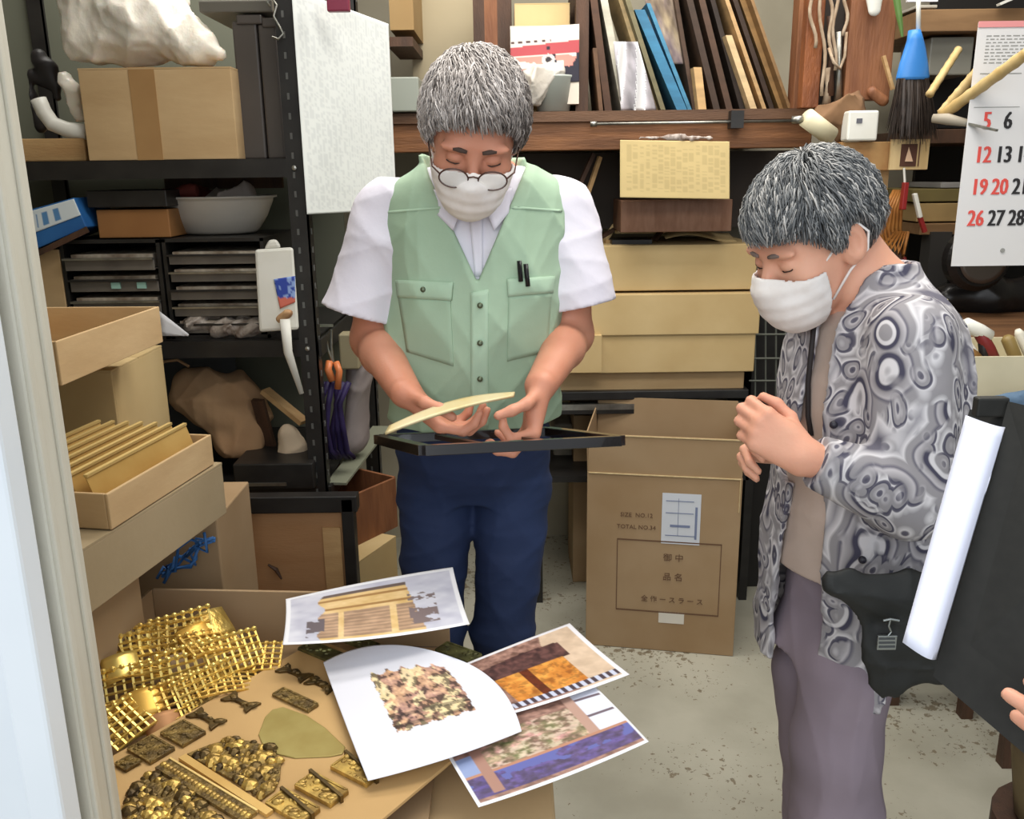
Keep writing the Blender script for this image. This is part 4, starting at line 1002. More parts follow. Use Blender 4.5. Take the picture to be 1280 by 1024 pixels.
g.hexa(q8); g.hexa([P(330, 312, RY - .025), P(352, 310, RY - .025), P(352, 310, RY - .01), P(330, 312, RY - .01), P(336, 300, RY - .025), P(346, 299, RY - .025), P(346, 299, RY - .01), P(336, 300, RY - .01)]); pb = g.obj('body', white_pl, po, bevel=.006)
tpo = bvh(pb)
patch('label', tpo, ((342, 349), (369, 345), (369, 378), (350, 386)), None or vmat('printed_card'), po, .003, 14, 14, .001, colf=lambda U, V: np.where((V > .62 + .2 * U)[..., None], np.array((.80, .42, .35)), np.where((vnoise(U, V, 2.2, 3) > .56)[..., None], np.array((.55, .65, .85)), np.array((.16, .26, .62)))) * np.ones(U.shape + (3,)))
G().tube([P(356, 398, RY - .06), P(360, 440, RY - .055), P(377, 492, RY - .05)], [.012, .010, .0055], 10).obj('white_tool', white_pl, None, smooth=True, label='long white plastic spatula hanging below the blue-labelled pouch', cat='tool')
blob('scrub_brush', 'frayed beige brush hanging at the foot of the white pouch', 'brush', P(340, 415, RY - .09), P(372, 380, RY - .03), .003, mat('bristle_tan', (176, 140, 100), .8, c2=(140, 100, 70), scale=50), [(P(350, 400, RY - .06), P(360, 392, RY - .06), .012, .012)], waves(.003, 7, 60, 120))
# cloth bag on the lower shelf
tote = mat('beige_canvas', (176, 142, 106), .9, c2=(162, 126, 92), scale=6, bump=.3, bscale=22)
s = S(P(190, 590, RY - .02), P(350, 430, RY + .30) + Vector((0, 0, .03)), .005)
for p, q, r1_, r2_, Y_ in (((235, 480), (300, 490), .05, .05, 2.12), ((260, 505), (315, 540), .06, .055, 2.10), ((225, 500), (250, 520), .035, .04, 2.10), ((300, 470), (320, 520), .03, .045, 2.15), ((285, 555), (318, 560), .04, .035, 2.08)):
    s.cone(P(*p, Y_), P(*q, Y_), r1_, r2_, .03)
s.disp(waves(.016, 81, 14, 50, 10)); 
s.obj('canvas_bag', tote, None, label='crumpled beige canvas bag slumped on the rack\'s lower shelf', cat='bag')
G().tube([P(205, 478, 2.06), P(198, 462, 2.07), P(205, 452, 2.08), P(222, 450, 2.09), P(236, 458, 2.08)], .0035, 8).obj('bag_loop', tote, bpy.data.objects['canvas_bag'])
for x0, y0, x1, y1, m_, lab in ((331, 488, 380, 528, wood_light, 'brown wooden bar leaning behind the canvas bag, by the rack post'), (340, 566, 322, 500, wood_dark, 'thin dark bar standing right of the canvas bag')):
    G().bar(P(x0, y0, 2.10), P(x1, y1, 2.06), .03, .012).obj('wooden_bar', m_, None, label=lab, cat='wood')
s = S(P(338, 585, RY + .0), P(392, 520, RY + .14) + Vector((0, 0, .01)), .004); s.cone(P(362, 545, 2.05), P(366, 560, 2.05), .034, .036, .02, flat=((0, 1, 0), 1.6)); s.disp(waves(.005, 4, 30, 80))
s.obj('cream_pouch', mat('cream_cloth', (204, 184, 158), .8, c2=(190, 168, 140), scale=9), None, label='small cream pouch with a dark hole, low beside the rack post', cat='pouch')
bt = thing('black_bin', 'low black bin under the canvas bag at the rack\'s foot', 'bin', P(335, 615, RY - .02))
g = G(); pbox(g, 292, 580, 392, 612, RY - .03, .2); g.obj('body', black_metal, bt, bevel=.003); g = G(); pbox(g, 308, 604, 358, 608, RY - .036, .004); g.obj('rail', steel, bt)
g = G(); pbox(g, 140, 440, 300, 600, RY + .46, .01); g.obj('grey_backboard', mat('blue_grey_board', (78, 82, 88), .7), None, label='blue-grey board standing at the back of the lower rack bay', cat='board')

# hanging hand-written sheet at the side of the rack
def marks(cols, rows, base, ink, seed, u0=.08, u1=.95, v0=.05, v1=.95, dens=.5, amt=.35):
    def f(U, V):
        rs = np.random.RandomState(seed); T = rs.rand(400, 400)
        cu = (U - u0) / (u1 - u0) * cols; cv = (V - v0) / (v1 - v0) * rows
        a = np.clip(cu.astype(int), 0, 399); b = np.clip(cv.astype(int), 0, 399)
        inside = (U > u0) & (U < u1) & (V > v0) & (V < v1) & (T[a % 400, b % 400] < dens) & ((cu % 1) > .25)
        c = np.ones(U.shape + (3,)) * np.array(base); c = c * (0.97 + .04 * vnoise(U, V, 2, seed)[..., None])
        return np.where(inside[..., None], c * (1 - amt) + np.array(ink) * amt, c)
    return f
pp = vmat('printed_paper', .75)
h0, h1, h2, h3 = P(360, -14, 1.93), P(484, 30, 2.20), P(496, 262, 2.20), P(384, 268, 1.93)
h0 = Vector((h3.x, h3.y, P(360, -14, 1.93).z)); h1 = Vector((h2.x, h2.y, P(484, 30, 2.20).z))
sheet('handwritten_sheet', lambda u, v: h0.lerp(h1, u).lerp(h3.lerp(h2, u), v) + Vector((0, -.006 * math.sin(3.1 * u), 0)), marks(34, 90, (.84, .85, .84), (.45, .47, .5), 5, .03, .97, .02, .98, .55, .12), pp, None, 90, 120, .0008, label='tall white sheet of faint handwritten columns hanging beside the rack', cat='paper')
g = G(); pbox(g, 408, -6, 436, 14, 1.95, .02); g.obj('clip', mat('dark_pink_clip', (120, 36, 60), .4), None, bevel=.003, label='dark pink clip holding the top of the handwritten sheet', cat='clip')

# purple-black coil with orange handle hanging on rack side
purple = mat('dark_purple_cord', (34, 24, 62), .5, c2=(50, 38, 84), scale=20)
cor = thing('cord_bundle', 'bundle of dark purple cord hanging on the rack\'s side, under an orange grip', 'cord', P(415, 580, 2.08))
rs = np.random.RandomState(4)
for i in range(9):
    x = 400 + i * 3.6 + rs.randn() * 2; Yk = 2.05 + rs.rand() * .05
    G().tube([P(x + 4, 478, Yk), P(x - 8 * math.sin(i), 505, Yk), P(x + rs.randn() * 3, 535, Yk), P(x + 2, 560 + 8 * rs.rand(), Yk), P(x + 10, 572, Yk + .02)], .0068, 8).obj('strand', purple, cor, smooth=True)
og = mat('orange_grip', (204, 118, 70), .4)
r = thing('pliers', 'small pliers with orange handles hanging above the purple cord', 'pliers', P(416, 490, 2.04))
G().tube([P(412, 452, 2.05), P(410, 462, 2.04), P(416, 476, 2.04)], .009, 10).obj('grip', og, r, smooth=True)
G().tube([P(420, 453, 2.05), P(424, 464, 2.04), P(422, 486, 2.04)], .008, 10).obj('grip', og, r, smooth=True)
G().tube([P(416, 452, 2.05), P(410, 436, 2.05), P(406, 420, 2.05)], .0035, 8).obj('jaw', steel, r); G().tube([P(416, 452, 2.05), P(414, 434, 2.05), P(414, 412, 2.05)], .0035, 8).obj('jaw', steel, r)
G().bar(P(398, 407, 2.04), P(416, 407, 2.06), .006, .006).obj('steel_hook', steel, None, label='short bright steel bar above the orange pliers', cat='hook')
s = S(P(424, 590, 2.10), P(474, 410, 2.34) + Vector((.02, 0, .02)), .005); s.cone(P(450, 440, 2.2), P(446, 545, 2.2), .045, .05, .02, flat=((.9, -.4, 0), 1.6)); s.disp(waves(.006, 6, 20, 50))
s.obj('grey_bag', mat('grey_lilac_plastic', (142, 132, 130), .5, c2=(120, 110, 110), scale=9), None, label='hanging grey-lilac plastic bag between the rack posts', cat='bag')
g = G(); pbox(g, 424, 418, 448, 462, 2.12, .05); g.obj('tan_packet', mat('khaki_packet', (146, 136, 108), .6), None, bevel=.004, label='khaki packet hanging above the grey-lilac bag', cat='packet')

# ------------------------------------------------------------------ left foreground cartons
a = PZ(70, 427, 1.165); b = PZ(199, 383, 1.165)
carton('open shallow tan carton, topmost at the left beside the door frame', a, b, .26, 1.165 - .068, .068, card, flip=1)
aa, bb = F2(60, 146, 520, 1.62)
carton('yellowish carton standing behind the trays of brass, under the open shallow carton', aa, bb, .25, .0, P(100, 466, 1.62).z, card_y, closed=True)
a = PZ(134, 618, .985); b = PZ(264, 543, .985)
tr, ta, tu, tn, tW = carton('shallow cardboard tray filled with slanting brass sheets', a, b, .20, .985 - .052, .052, card, flip=1, name='cardboard_tray', cat='tray')
for i in range(7):
    t = i / 6.0; base = Vector((ta.x, ta.y, .945)) + tn * (.018 + .026 * i)
    p = base + tu * .012; q_ = base + tu * (tW - .012); up_ = Vector((0, 0, 1)) * .060 + tn * .020
    g = G().hexa([p, q_, q_ + tn * .002, p + tn * .002, p + up_, q_ + up_, q_ + up_ + tn * .002, p + up_ + tn * .002]); r = thing('brass_sheet', 'thin brass sheet in the cardboard tray, ' + ('nearest its front wall', 'second from the front wall', 'third from the front wall', 'middle one', 'third from the rear', 'second from the rear', 'rearmost')[i], 'metal sheet', base, 'brass sheets in the tray')
    g.obj('plate', gold_sheet, r); g = G().bar(p + up_, q_ + up_, .006, .004); g.obj('folded_edge', mat('pale_brass_edge', (226, 196, 128), .4, metal=.5), r)
a2 = PZ(137, 664, .930) - tu * .22; b2 = PZ(276, 580, .930) + tu * .004
carton('tan carton directly below the tray of brass sheets', a2, b2, .24, .840, .088, mat('cardboard_grey', (160, 142, 112), .85, c2=(150, 132, 102), scale=5, bump=.06), closed=True)
a3 = a2 + tn * .035; b3 = a3 + tu * ((b2 - a2).length * .62)
carton('darker tan carton, second below the tray of brass sheets', a3, b3, .22, .62, .218, card_d, closed=True)
carton('big carton at the base of the left stack, reaching the floor', a3 + tn * .06, b3 + tn * .06, .20, .0, .612, card_d, closed=True)
bs = thing('string_bundle', 'blue plastic string bundled against the left carton stack', 'string', P(235, 720, 1.44))
rs = np.random.RandomState(12); strm = mat('blue_string', (60, 110, 170), .5)
for i in range(6):
    pts = [P(200 + 62 * t + 5 * rs.randn(), 722 - 48 * t + 7 * rs.randn(), 1.42 + .02 * rs.rand()) for t in np.linspace(0, 1, 7)]
    G().tube(pts, .0028, 6).obj('loop', strm, bs, smooth=True)
g = G(); pbox(g, 150, 650, 276, 745, 1.47, .2, zmin=.0); g.obj('carton', card_d, None, bevel=.003, label='brown carton behind the blue string, left of the black-edged panel', cat='box')
# framed wooden panel
pn = thing('framed_panel', 'wooden panel in a black frame leaning below the rack', 'panel', P(360, 740, 1.80))
g = G(); pbox(g, 282, 642, 432, 800, 1.80, .015); g.obj('board', mat('panel_wood', (170, 130, 92), .5, c2=(158, 116, 78), scale=3, stretch=(1, 1, 6), bump=.1), pn)
g = G(); pbox(g, 408, 660, 430, 800, 1.795, .006); g.obj('inlay_strip', wood_light, pn)
for r_ in ((274, 622, 446, 642), (272, 622, 284, 800), (431, 624, 446, 800), (274, 795, 446, 805)):
    g = G(); pbox(g, *r_, 1.785, .035); g.obj('frame_rail', black_metal, pn, bevel=.002)
g = G().tube([P(335, 706, 1.79), P(345, 712, 1.79), P(352, 724, 1.79)], [.002, .005, .002], 6); g.obj('wood_knot', wood_dark, pn)
# red-brown box and the pale cartons under it
aa, bb = F2(442, 486, 650, 2.05)
zq = P(470, 660, 2.05).z
def wedge(name, pts_top, pts_bot, Y0, dep, m, label, cat):
    g = G(); n = len(pts_top); f = [P(x, y, Y0) for x, y in pts_bot] + [P(x, y, Y0) for x, y in pts_top]
    g.hexa([f[0], f[1], f[1] + Vector((0, dep, 0)), f[0] + Vector((0, dep, 0)), f[2], f[3], f[3] + Vector((0, dep, 0)), f[2] + Vector((0, dep, 0))])
    return g.obj(name, m, None, bevel=.003, label=label, cat=cat)
rb = thing('wooden_box', 'red-brown open wooden box beside the man\'s leg, behind the framed panel', 'box', P(466, 690, 2.1))
p0 = P(432, 622, 1.98); p1 = P(492, 608, 2.12); hgt = .13; n_ = Vector((-(p1 - p0).y, (p1 - p0).x, 0)).normalized() * .20
for s0_, e0_ in ((p0, p1), (p1, p1 + n_), (p1 + n_, p0 + n_), (p0 + n_, p0)):
    s0 = Vector((s0_.x, s0_.y, p0.z - hgt)); e0 = Vector((e0_.x, e0_.y, p0.z - hgt)); nn = (e0 - s0).cross(Vector((0, 0, 1))).normalized() * .008
    G().hexa([s0, e0, e0 + nn, s0 + nn, s0 + Vector((0, 0, hgt)), e0 + Vector((0, 0, hgt)), e0 + nn + Vector((0, 0, hgt)), s0 + nn + Vector((0, 0, hgt))]).obj('side', wood_red, rb)
G().slab([Vector((q.x, q.y, p0.z - hgt)) for q in (p0, p1, p1 + n_, p0 + n_)], .008).obj('bottom', wood_red, rb)
aa, bb = P(448, 700, 1.90), P(496, 690, 2.05)
carton('olive-tan carton below the red-brown box, next to the man\'s legs', aa, bb, .2, 0, p0.z - hgt - .002 , card_y, closed=True)

# ------------------------------------------------------------------ back: plank shelf on a beam
BY = 2.66
shelf_z = P(740, 138, BY).z
bm_ = thing('wall_shelf', 'long brown timber shelf on the back wall carrying the leaning boards', 'shelf', P(740, 188, BY))
g = G(); pbox(g, 420, 152, 1015, 188, BY, .07); g.obj('beam', wood_beam, bm_, bevel=.003)
g = G(); pbox(g, 420, 139, 1015, 152, BY - .01, YB - BY); g.obj('plank', mat('plank_wood', (104, 74, 52), .6, c2=(84, 58, 40), scale=5, stretch=(1, 6, 6), bump=.2), bm_)
for x0, x1 in ((997, 1012),):
    g = G(); pbox(g, x0, -60, x1, 152, BY, .06); g.obj('upright', wood_red, bm_, bevel=.002)
g = G(); pbox(g, 720, -60, 736, 140, BY + .05, .35); g.obj('divider', wood_dark, bm_)
# boards leaning on the shelf
bd = [  # xtop, ytop, xbot, width px, colour, label, depth
 (741, 60, 749, 5, (104, 74, 50), 'short brown board, leftmost of the leaning boards'), (734, -30, 756, 9, (86, 58, 40), 'dark brown board just right of the shelf divider'),
 (745, -30, 777, 9, (206, 200, 182), 'off-white narrow board near the left end of the leaning row'), (764, -30, 816, 7, (196, 170, 124), 'cream edged board left of the blue one'),
 (772, -30, 826, 6, (120, 112, 82), 'olive thin board touching the blue one\'s left side'), (793, 12, 846, 13, (60, 124, 160), 'wide blue board leaning in the middle of the row'),
 (808, 4, 860, 5, (74, 136, 168), 'second blue board, tucked right behind the wide blue one'), (838, -30, 866, 5, (84, 62, 46), 'thin brown board standing nearly upright right of the blue ones'),
 (867, 84, 873, 10, (206, 168, 116), 'short pale wooden block standing right of the blue boards'), (851, -30, 892, 8, (64, 46, 34), 'dark board with visible edge right of the pale block'),
 (866, -30, 908, 8, (84, 60, 44), 'dark brown board, right half of the row'), (880, -30, 925, 6, (54, 42, 34), 'blackish board behind the pale-edged one'),
 (907, 44, 938, 8, (216, 186, 140), 'pale-edged board ending halfway up, right of centre'), (896, -30, 953, 5, (192, 156, 108), 'thin tan board right of the pale-edged one'),
 (906, -30, 962, 6, (62, 44, 32), 'dark thin board near the right end of the row'), (914, -30, 974, 7, (170, 130, 80), 'tan slanting board, second from the shelf upright'),
 (928, -30, 985, 4, (146, 112, 72), 'brown slanting board closest to the shelf upright')]
for i, (xt, yt, xb, wd, c, lab) in enumerate(bd):
    m_ = mat('board_%s' % chr(97 + i), c, .6, c2=tuple(int(q * .85) for q in c), scale=8, stretch=(1, 1, 5))
    dep = .22 + .05 * ((i * 7) % 3); Y0 = BY + .03 + .015 * ((i * 5) % 4); yb_ = 137
    g = G(); a_, b_2 = P(xb, yb_, Y0), P(xb + wd, yb_, Y0); t0, t1 = P(xt, yt, Y0), P(xt + wd, yt, Y0); a_.z = b_2.z = shelf_z + .001; dv = Vector((0, dep, 0))
    g.hexa([a_, b_2, b_2 + dv, a_ + dv, t0, t1, t1 + dv, t0 + dv])
    g.obj('board', m_, None, label=lab, cat='board', group='boards leaning on the wall shelf')
pm = sheet('crumpled_paper', lambda u, v: P(767 + 30 * u + 10 * v + 14 * v * u, 52 + 86 * v, BY + .02 + .02 * math.sin(9 * u + 5 * v)), lambda U, V: np.ones(U.shape + (3,)) * np.array((.70, .68, .70)) * (.7 + .5 * vnoise(U, V, 1.6, 4)[..., None]), pp, None, 16, 24, .001, label='crumpled grey-white paper between the off-white and cream boards', cat='paper')
sheet('picture_card', lambda u, v: P(800 + 40 * u + 22 * v, -30 + 110 * v, BY + .10), lambda U, V: np.stack([.36 + .36 * vnoise(U, V, 3, 5), .30 + .34 * vnoise(U, V, 3, 5), .24 + .26 * vnoise(U, V, 3, 5) + .1 * vnoise(U, V, 2, 7)], -1), pp, None, 30, 40, .002, label='mottled picture card behind the blue boards', cat='card')
# other things on the wall shelf
aa, bb = F2(644, 712, 100, BY + .10)
carton('yellowish carton on the wall shelf behind the printed bag', aa, bb, .3, shelf_z + .001, P(680, 6, BY + .1).z - shelf_z, card_y, closed=True)
def poster(U, V):
    c = np.ones(U.shape + (3,)) * np.array((.88, .84, .80)); n1 = vnoise(U, V, 1.6, 11); n2 = vnoise(U, V, 2.4, 12)
    c = np.where(((V > .33 - .06 * U) & (V < .50))[..., None], np.array((.70, .30, .32)), c); c = np.where(((V > .50) & (n1 > .50))[..., None], np.array((.85, .55, .5)), c)
    c = np.where(((V > .34) & (U > .52) & (n2 > .36 + .25 * (V < .5)))[..., None], np.array((.16, .15, .20)), c)
    c = np.where((np.hypot((U - .55) * 1.0, (V - .58)) < .10)[..., None], np.array((.82, .78, .76)), c); c = np.where((np.hypot((U - .55), (V - .58)) < .05)[..., None], np.array((.2, .18, .2)), c)
    c = np.where(((U > .68) & (U < .78) & (V > .6) & (V < .85) & (n1 > .45))[..., None], np.array((.9, .82, .8)), c)
    return np.where(((V > .22) & (V < .28) & (np.sin(U * 55) > 0) & (U < .6))[..., None], np.array((.3, .2, .2)), c)
g = G(); pbox(g, 638, 32, 724, 106, BY + .03, .05, zmin=shelf_z + .02); pr = g.obj('printed_bag', mat('bag_card', (210, 200, 186), .7), None, label='white bag printed with red and black shapes, on the wall shelf', cat='bag')
sheet('printed_front', lambda u, v: P(638 + 86 * u, 36 - 6 * u + 72 * v, BY + .028), poster, pp, pr, 60, 50, .0008)
tc = thing('plastic_tub', 'translucent plastic tub wrapped in a clear bag on the wall shelf', 'tub', P(690, 138, BY + .0))
q = P(692, 138, BY + .06); rT = .058
G().lathe([(.0001, 0), (rT * .8, 0), (rT, .09), (rT * 1.04, .092), (rT * 1.04, .097), (rT * .96, .097), (rT * .78, .006), (.0001, .006)], (q.x, q.y - .0, shelf_z + .001), 24).obj('body', mat('translucent_tub', (178, 184, 176), .3, c2=(168, 172, 164), scale=8), tc, smooth=True)
blob('clear_wrap', 'crumpled clear bag over the translucent tub, above the man\'s shoulder', 'bag', P(640, 138, BY - .08) , P(712, 62, BY + .14) + Vector((0, 0, .02)), .005, mat('clear_film', (196, 188, 176), .25, c2=(206, 200, 192), scale=9, bump=.5, bscale=30), [(P(665, 100, BY + .01), P(690, 92, BY + .03), .045, .04), (P(655, 122, BY + .0), P(668, 110, BY), .03, .04)], waves(.010, 17, 30, 80))
for x0, x1, y0, m_, lab in ((592, 606, -30, wood_dark, 'dark plank leaning on the back wall, left one above the man\'s head'), (606, 622, -30, wood_red, 'brown plank leaning on the back wall, middle one above the man\'s head'), (622, 640, -30, wood_dark, 'black-brown plank leaning beside the yellowish carton')):
    g = G(); pbox(g, x0, y0, x1, 138, BY + .12, .03, zmin=shelf_z + .001); g.obj('plank', m_, None, label=lab, cat='plank')
g = G(); pbox(g, 514, -60, 596, 138, BY + .30, .02, zmin=shelf_z + .001); g.obj('plain_board', mat('beige_board', (186, 172, 142), .7, c2=(178, 164, 134), scale=3), None, label='large plain beige board standing on the shelf behind the man\'s head', cat='board')
g = G(); pbox(g, 486, -60, 516, 58, BY + .02, .3, zmin=P(500, 36, BY).z); g.obj('wooden_cupboard', mat('cupboard_wood', (164, 134, 88), .6, c2=(150, 120, 76), scale=4), None, label='small wooden cupboard hanging right of the handwritten sheet', cat='cupboard')
g = G(); pbox(g, 484, 46, 516, 58, BY + .0, .3); g.obj('dark_ledge', wood_dark, None, label='dark ledge under the small wooden cupboard', cat='ledge')
g = G(); pbox(g, 486, 96, 524, 148, BY - .03, .2, zmin=shelf_z + .001); g.obj('grey_bin', mat('grey_green_plastic', (142, 146, 136), .4), None, bevel=.004, label='grey-green plastic bin left of the man\'s head on the wall shelf', cat='bin')
# rod below the shelf edge, with its end knob
rd = thing('metal_rod', 'long thin metal rod lying along the front of the timber shelf', 'rod', P(870, 158, BY - .03))
G().tube([P(742, 155, BY - .03), P(1000, 151, BY - .03)], .0042, 10).obj('rod', steel, rd, smooth=True)
G().tube([P(738, 155, BY - .03), P(746, 155, BY - .03)], .008, 10).obj('end_knob', steel, rd, smooth=True)
g = G(); pbox(g, 914, 138, 930, 160, BY - .045, .04); g.obj('bracket', black_metal, rd)
# notice hanging from clips
sheet('notice', lambda u, v: P(775 + 137 * u, 175 + 2 * u + 72 * v, BY - .035 - .004 * math.sin(7 * u)), marks(16, 30, (.80, .71, .50), (.42, .36, .22), 9, .05, .96, .08, .9, .55, .14), pp, None, 90, 60, .001, label='tan paper notice with columns of writing hanging below the timber shelf', cat='paper')
sv = mat('crinkled_clear_clip', (190, 178, 170), .2, c2=(120, 100, 88), scale=60)
s = S(P(790, 182, BY - .06), P(900, 160, BY), .003); s.cone(P(800, 172, BY - .03), P(886, 172, BY - .03), .010, .010, .005, flat=((0, 1, 0), 1.5)); s.disp(waves(.005, 8, 60, 200, 8)); s.obj('plastic_strip', sv, None, label='crinkled clear plastic strip above the tan notice', cat='strip')
# dark space under the shelf: its shade built as a dark block, brown crate in front
dk = mat('dark_backing', (50, 42, 36), .7, c2=(62, 52, 44), scale=5)
g = G(); pbox(g, 640, 190, 1015, 285, BY + .30, .30); g.obj('shade_block', dk, None, label='dark block standing in for the shade under the timber shelf', cat='cabinet')
g = G(); pbox(g, 776, 250, 915, 290, BY + .02, .2); g.obj('brown_crate', mat('stained_crate', (96, 62, 40), .6, c2=(110, 78, 58), scale=14, stretch=(4, 1, 1)), None, bevel=.002, label='stained brown crate directly under the tan notice', cat='crate')
for i, (p, q_) in enumerate((((716, 250), (742, 192)), ((728, 262), (750, 196)))):
    G().bar(P(*p, BY + .1), P(*q_, BY + .12), .012, .012).obj('stick', wood_light if i else wood_dark, None, label=('dark stick leaning under the shelf beside the man\'s shoulder', 'pale stick leaning under the shelf beside the man\'s shoulder')[i], cat='stick')
# low black rack with the three flat cartons
LY = 2.74
lr = thing('low_rack', 'low black steel rack under the stack of long flat cartons', 'rack', P(810, 512, LY))
zt = P(800, 489, LY).z
g = G(); pbox(g, 660, 489, 936, 500, LY - .02, .5); g.obj('top_frame', black_metal, lr, bevel=.003)
g = G(); pbox(g, 660, 505, 930, 512, LY - .02, .03); g.obj('rail', steel, lr); g = G(); pbox(g, 660, 512, 936, 517, LY - .02, .03); g.obj('rail', black_metal, lr)  # steel-coloured strip stands in for the metallic highlight on the black bar
for x in (668, 932): g = G(); pbox(g, x, 500, x + 10, 700, LY - .01, .03, zmin=0); g.obj('leg', black_metal, lr)
g = G(); pbox(g, 660, 594, 936, 602, LY - .01, .4); g.obj('lower_shelf', black_metal, lr)
def fbox(label, x0, y0, x1, y1, Y, dep, m, lid=None):
    aa, bb = F2(x0, x1, (y0 + y1) / 2, Y); zb_ = P((x0 + x1) / 2, y1, Y).z; zt_ = P((x0 + x1) / 2, y0, Y).z
    r = thing('flat_carton', label, 'box', (aa.lerp(bb, .5).x, Y + dep / 2, zb_)); xm = (aa.x + bb.x) / 2; W = bb.x - aa.x
    G().box((xm, Y + dep / 2, (zb_ + zt_) / 2), (W, dep, zt_ - zb_)).obj('body', m, r, bevel=.003)
    if lid: zl = P(x0, lid, Y).z; G().box((xm, Y + dep / 2, (zl + zt_) / 2 + .001), (W + .014, dep + .014, zt_ - zl + .002)).obj('lid', m, r, bevel=.003)
    return r
fbox('long flat carton at the bottom of the stack behind the woman', 700, 466, 930, 489.5, LY + .005, .36, card)
fbox('flat carton with a deep lid, middle of the stack behind the woman', 720, 368, 945, 466, LY - .02, .36, card_y, lid=420)
fbox('shallow yellowish carton, topmost of the stack behind the woman', 752, 306, 946, 363, LY + .0, .34, card_y)
g = G(); pbox(g, 690, 420, 752, 466, LY - .05, .03); g.obj('flat_carton', card_y, None, label='yellowish carton end poking out left of the stack, by the man\'s elbow', cat='box')
zst = P(800, 306, LY).z + .001
for i, (x0, y0, x1, y1, m_) in enumerate(((752, 296, 800, 268, wood_dark), (756, 302, 820, 300, wood_light), (770, 290, 835, 290, wood_pale), (818, 300, 836, 276, wood_dark), (756, 300, 776, 272, wood_pale), (786, 284, 832, 284, wood_light))):
    G().bar(P(x0, y0, LY + .1), P(x1, y1, LY + .16), .016, .010).obj('wood_strip', m_, None, label=['dark strip slanting at the left of the top carton', 'brown strip lying along the front of the top carton', 'pale strip lying behind the brown one on the top carton', 'short dark strip slanting over the middle of the top carton', 'short pale strip slanting at the left end of the top carton', 'thin light brown strip at the back of the top carton'][i], cat='wood')
g = G(); pbox(g, 765, 300, 815, 306, LY + .04, .1); g.obj('black_tray', black_metal, None, label='flat black tray on the left half of the top carton', cat='tray')
sheet('loose_cardboard', lambda u, v: P(832 + 90 * u, 296 - 12 * v, LY + .10).lerp(P(832 + 90 * u, 302, LY + .05), .3) + Vector((0, .12 * v, .012 * math.sin(5 * u))), None, card_y, None, 10, 3, .003, label='loose cardboard piece lying on the right half of the top carton', cat='cardboard')
# wire basket rack right of the stack
wb = thing('wire_rack', 'dark wire grid rack between the flat cartons and the woman', 'rack', P(962, 500, LY + .05)); wm = mat('grey_wire', (112, 114, 104), .4, metal=.4)
for i, y in enumerate((372, 392, 418, 448, 476)): G().tube([P(936, y, LY + .03), P(990, y, LY + .03)], .0032, 6).obj('wire', wm, wb)
for x in (944, 957, 970, 982): G().tube([P(x, 366, LY + .035), P(x, 500, LY + .035)], .0030, 6).obj('wire', wm, wb)
g = G(); pbox(g, 936, 360, 1010, 700, LY + .09, .3, zmin=0); g.obj('dark_backing', mat('near_black_cabinet', (34, 31, 28), .6), None, label='blackish cabinet behind the wire rack and the woman', cat='cabinet')
g = G(); pbox(g, 984, 400, 996, 700, LY - .02, .03, zmin=0); g.obj('upright_slat', wood_dark, None, label='dark brown upright slat right of the wire rack', cat='slat')
# carton on floor, large, printed
a = PZ(732, 806, 0); b = PZ(916, 821, 0)
zB = P(735, 590, a.y).z
big, A0, U0, N0, W0 = carton('tall brown carton with an address label, standing open on the floor', a, b, .30, 0.001, zB, card_d, flaps={'f': (.115, .02), 'b': (.15, .0), 'l': (.12, .03), 'r': (.12, .02)})
def onface(t, z, off=.0012): return Vector((A0.x, A0.y, 0)) + U0 * (W0 * t) + Vector((0, 0, z)) - N0 * off
for z_ in (zB + .114, zB - .001):
    G().bar(onface(.01, z_, .002 if z_ > zB + .05 else .0005), onface(.99, z_, .002 if z_ > zB + .05 else .0005), .005, .003).obj('worn_edge', card_edge, big)
G().bar(onface(.985, zB, .001) , onface(.985, zB - .10, .001), .008, .002).obj('worn_edge', card_edge, big)
def fz(py): return P(825, py, (a.y + b.y) / 2).z
ink = mat('brown_print_ink', (104, 76, 56), .8)
def rect_on(name, t0, y0, t1, y1, m_, off=.001, th=.0005):
    G().slab([onface(t0, fz(y1), off), onface(t1, fz(y1), off), onface(t1, fz(y0), off), onface(t0, fz(y0), off)], th, -N0).obj(name, m_, big)
g = G()
for t0, y0, t1, y1 in ((.205, 676, .89, 677.6), (.205, 764, .89, 765.6), (.205, 676, .21, 765), (.885, 676, .89, 765)):
    g.slab([onface(t0, fz(y1)), onface(t1, fz(y1)), onface(t1, fz(y0)), onface(t0, fz(y0))], .0004, -N0)
for txt, t, py, sz in (('御 中', .58, 700, .026), ('品 名', .58, 724, .026), ('全 作 ー ス ラ ー ス', .58, 752, .021), ('SIZE  ' 'NO.12', .33, 648, .018), ('TOTAL ' 'NO.34', .33, 663, .018)):
    vs, fs = text_geo(txt, sz, onface(t, fz(py), .0012), U0, Vector((0, 0, 1))); g.add(vs, fs)
g.obj('print', ink, big)
lb = rect_on('address_label', .495, 616, .745, 679, mat('label_paper', (208, 212, 220), .6))
g = G()
for t0, y0, t1, y1 in ((.52, 625, .70, 626), (.52, 640, .70, 641), (.55, 655, .68, 658), (.52, 668, .72, 669), (.71, 632, .725, 672), (.60, 622, .603, 668)):
    g.slab([onface(t0, fz(y1), .002), onface(t1, fz(y1), .002), onface(t1, fz(y0), .002), onface(t0, fz(y0), .002)], .0003, -N0)
g.obj('label_lines', mat('blue_grey_ink', (120, 130, 160), .7), big)
rect_on('sticker', .495, 764, .665, 778, mat('sticker_white', (214, 208, 196), .6))
